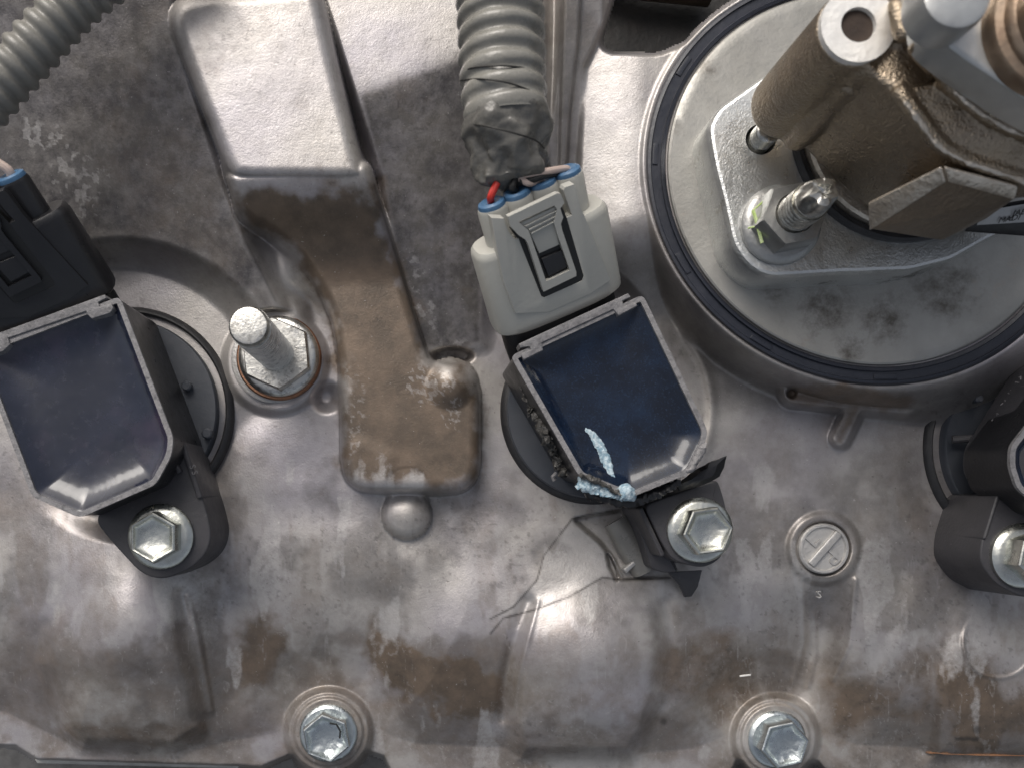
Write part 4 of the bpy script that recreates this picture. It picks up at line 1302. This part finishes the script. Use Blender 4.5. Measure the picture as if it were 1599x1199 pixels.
px_, py_ = Q(1300, 300, 116)
def zone2(u, v, rad):
    x, y = Q(u, v, 180)
    return (x - px_, y - py_, rad)
dirt_zone(M_['plate_steel'], [zone2(1310, 410, 34), zone2(1300, 365, 60), zone2(1440, 400, 60), zone2(1500, 385, 50)], (.13, .12, .10), 18, .62, .76)
nx, ny = Q(1218, 352, 182)
nt_ = thing("plate_nut", "gray flanged nut with green paint line and protruding stud on the plate", "nut", (nx, ny, 181))
Mesh().lathe((nx, ny), [(53, 181), (53, 186), (50, 190), (46, 192), (44, 193)], n=72).build("nut_flange", M_['nut_gray'], nt_)
Mesh().lathe((nx, ny), [(44, 190, 1), (44, 222, 1), (41, 227, .9), (26, 227, 0), (25, 222, 0)], n=72, rot=R(-12)).build("nut_hex", M_['nut_gray'], nt_, smooth=28)
prof = [(24, 215)]
z = 216.0
while z < 262:
    prof += [(24, z), (21.6, z + 3), (24, z + 6)]
    z += 7.6
prof += [(22.5, 266), (22, 272)]
Mesh().lathe((nx, ny), prof, n=40).build("stud_thread", M_['steel'], nt_, smooth=60)
tip = Mesh().lathe((nx, ny), [(21.5, 268), (21, 282), (19, 286), (17.5, 296), (16, 300), (8, 301), (6, 296), (.5, 295)], n=40)
tip.v = [(x + 2.2 * math.sin(6 * math.atan2(y - ny, x - nx)) * (z > 284), y + 1.5 * math.cos(4 * math.atan2(y - ny, x - nx)) * (z > 284), z) for x, y, z in tip.v]
tip.wobble(1.4, 9, 4).build("stud_tip", M_['steel'], nt_, smooth=40)
Mesh().tube([QZ(1222, 294, 202), QZ(1200, 308, 203), QZ(1176, 329, 202)], 1.3, 6).build("paint_line", M_['paint_mark'], nt_)
Mesh().tube([QZ(1176, 329, 203), QZ(1181, 345, 205), QZ(1190, 380, 202)], 2.4, 6).build("paint_line", M_['paint_mark'], nt_)
Mesh().tube([QZ(1168, 357, 199), QZ(1180, 354, 203), QZ(1188, 345, 205)], 1.2, 6).build("paint_line", M_['paint_mark'], nt_)

# pump
pu = thing("fuel_pump", "brown bronze pump casting with round white-faced boss at the upper right", "pump", QZ(1400, 220, 180))
pcx, pcy = Q(1415, 200, 185)
Mesh().lathe((pcx, pcy), [(152, 180), (152, 187), (148, 190), (142, 190), (141, 185)], n=96).build("base_seal", M_['rubber'], pu)
Mesh().lathe((pcx, pcy), [(139, 182), (139, 196), (136, 200), (128, 201), (127, 198), (118, 198), (117, 206), (60, 206)], n=96).build("base_ring", M_['bronze_edge'], pu)
# one casting: leg, body, web and beam run into each other with soft fillets
lx, ly = 1117.5, 282.0
cast = Mesh()
cast.lathe((lx, ly), [(30, 226), (39, 229), (42, 236), (42, 300), (41, 380), (41, 402), (40, 404)], n=56)
cast.hull([QZ(1225, 200, 225), QZ(1250, 222, 215), QZ(1298, 262, 215), QZ(1352, 328, 225), QZ(1440, 310, 225), QZ(1690, 290, 225), QZ(1720, 60, 225), QZ(1380, 40, 225), QZ(1262, 120, 225),
           QZ(1325, 92, 392), QZ(1395, 108, 405), QZ(1412, 150, 410), QZ(1455, 215, 400), QZ(1500, 258, 390), QZ(1720, 300, 385), QZ(1780, 0, 410), QZ(1420, -40, 405)], 10, 3)
cast.hull([QZ(1205, 205, 235), QZ(1262, 226, 220), QZ(1240, 190, 250), QZ(1370, 88, 396), QZ(1400, 112, 400), QZ(1320, 80, 396), QZ(1300, 190, 270)], 5, 2)
cast.tube([tuple(p) for p in spline([QZ(1240, 218, 232), QZ(1262, 198, 266), QZ(1302, 150, 322), QZ(1345, 106, 380), QZ(1368, 88, 396)], 30)], lambda i: 17 + .15 * i, 20)
cast.hull([QZ(1412, 132, 416), QZ(1470, 122, 424), QZ(1650, 230, 424), QZ(1660, 296, 396), QZ(1560, 262, 400), QZ(1470, 216, 410), QZ(1480, 180, 370), QZ(1650, 250, 360)], 6, 2)
cast.tube([tuple(p) for p in spline([QZ(1400, 138, 408), QZ(1428, 176, 412), QZ(1464, 224, 406), QZ(1508, 250, 400), QZ(1560, 268, 398), QZ(1660, 300, 395)], 40)], 8, 12)
cast.tube([tuple(p) for p in spline([QZ(1470, 126, 430), QZ(1500, 152, 432), QZ(1540, 182, 430), QZ(1590, 206, 430), QZ(1670, 230, 428)], 40)], 7, 12)
cast.hull([QZ(1412, 80, 440), QZ(1446, 46, 466), QZ(1660, 200, 466), QZ(1660, 236, 440), QZ(1590, 206, 434), QZ(1500, 152, 434), QZ(1440, 112, 428), QZ(1430, 60, 390), QZ(1660, 190, 390)], 8, 3)
cast.hull([QZ(1385, 0, 440), QZ(1440, -10, 440), QZ(1442, 40, 446), QZ(1412, 72, 440), QZ(1392, 60, 430), QZ(1385, 0, 380), QZ(1440, 40, 380), QZ(1400, 70, 380)], 8, 3)
cast.build("pump_body", M_['bronze'], pu, remesh=2.6, relax=9)
Mesh().plate(circle((lx, ly), 39.5, 56), [circle((lx, ly), 18.5, 40)[::-1]], 396, 410).build("machined_face", M_['machined'], pu, smooth=20)
Mesh().lathe((lx, ly), [(18.7, 409), (18.5, 404.6), (.5, 404.6)], n=40, cap0=False, cap1=False).build("bolt_hole", M_['hole_shade'], pu)  # shallow dish; its dark colour stands in for a deep hole's shade
# worn bright parting lines along the two ridges
def ridge_strip(name, pts, r):
    m = Mesh().tube([tuple(p) for p in spline([QZ(*q) for q in pts], 60)], lambda i: r * (.7 + .5 * mnoise.noise(Vector((i * .35, r, 0)))), 10, .6)
    m.wobble(.9, 6, 5)
    m.build(name, M_['bronze_edge'], pu, smooth=60)
ridge_strip("parting_line", [(1412, 158, 421), (1430, 180, 421), (1464, 226, 414), (1508, 252, 407), (1560, 270, 405), (1660, 302, 402)], 4.6)
ridge_strip("parting_line", [(1490, 142, 437), (1512, 162, 438), (1544, 184, 436), (1592, 208, 435), (1670, 232, 434)], 3.4)
# hexagonal end
hexfit = Mesh().hull([QZ(1357, 318, 322), QZ(1472, 263, 402), QZ(1492, 263, 404), QZ(1586, 293, 398), QZ(1357, 358, 296), QZ(1540, 342, 306), QZ(1470, 376, 266), QZ(1582, 312, 380), QZ(1476, 284, 388),
                      QZ(1440, 300, 225), QZ(1600, 290, 225)], 3.0, 2)
hexfit.build("hex_boss", M_['bronze_dark'], pu, smooth=40)
def band(name, a, b, c, d, th, mat):
    A_, B_, C_, D_ = (Vector(QZ(*q)) for q in (a, b, c, d))
    nrm = (B_ - A_).cross(D_ - A_).normalized()
    if nrm.z < 0: nrm = -nrm
    m = Mesh()
    m.hull([tuple(p + nrm * s) for p in (A_, B_, C_, D_) for s in (-3, th)], 1.6, 2)
    m.wobble(.9, 8, 4).build(name, mat, pu, smooth=50)
band("hex_chamfer", (1357, 316, 324), (1470, 261, 402), (1478, 283, 392), (1358, 360, 300), 2.5, M_['bronze_edge'])
band("hex_chamfer", (1474, 260, 403), (1588, 290, 398), (1584, 312, 384), (1480, 283, 392), 2.5, M_['bronze_edge'])
# label with its print
lb = Mesh().hull([QZ(*q) for q in ((1536, 330, 276), (1640, 312, 276), (1640, 345, 262), (1525, 352, 262), (1536, 330, 270), (1640, 312, 270), (1640, 345, 256), (1525, 352, 256))]).build("label_plate", M_['label_film'], pu)
Mesh().hull([QZ(*q) for q in ((1540, 322, 268), (1640, 306, 268), (1640, 372, 240), (1505, 362, 240), (1540, 322, 250), (1640, 306, 250), (1640, 372, 225), (1505, 362, 225))], 2, 2).build("label_back", M_['black_plastic'], pu)
nrm = (Vector(QZ(1640, 312, 276)) - Vector(QZ(1536, 330, 276))).cross(Vector(QZ(1525, 352, 262)) - Vector(QZ(1536, 330, 276))).normalized()
if nrm.z < 0: nrm = -nrm
xd = Vector(QZ(1640, 312, 276)) - Vector(QZ(1536, 330, 276))
lettering("print", "MADE IN", tuple(Vector(QZ(1558, 344, 266)) + nrm * 2), 11, 0, M_['ink_and_gap_black'], lb, .2, nrm, xd, 'LEFT')
lettering("print", "JAPAN", tuple(Vector(QZ(1580, 333, 272)) + nrm * 2), 11, 0, M_['ink_and_gap_black'], lb, .2, nrm, xd, 'LEFT')
# fittings beyond the pump
ft = thing("pump_cover", "pale blurred metal cover behind the bronze pump", "metal cover", QZ(1530, 60, 420))
Mesh().prism(rounded(QL([(1440, -60), (1460, 52), (1500, 85), (1600, 152), (1760, 240), (1760, -120)], 480), 12), 440, 480, 5).build("cover_plate", M_['silver'], ft)
tb = thing("tube_stub", "blurred silver tube end at the top right", "tube", QZ(1495, 0, 456))
tx, ty = Q(1496, -10, 512)
Mesh().lathe((tx, ty), [(33, 479), (33, 505), (31, 511), (27, 513), (.5, 513)], n=48).build("tube_wall", M_['silver'], tb)
br = thing("union_ring", "blurred brown metal union at the right edge near the top", "pipe union", QZ(1620, 40, 456))
bx_, by_ = Q(1678, 22, 505)
Mesh().lathe((bx_, by_), [(70, 479), (70, 490), (67, 495), (60, 497), (59, 502), (55, 506), (54, 520), (47, 527), (.5, 527)], n=64).build("union_body", M_['brass_ring'], br)
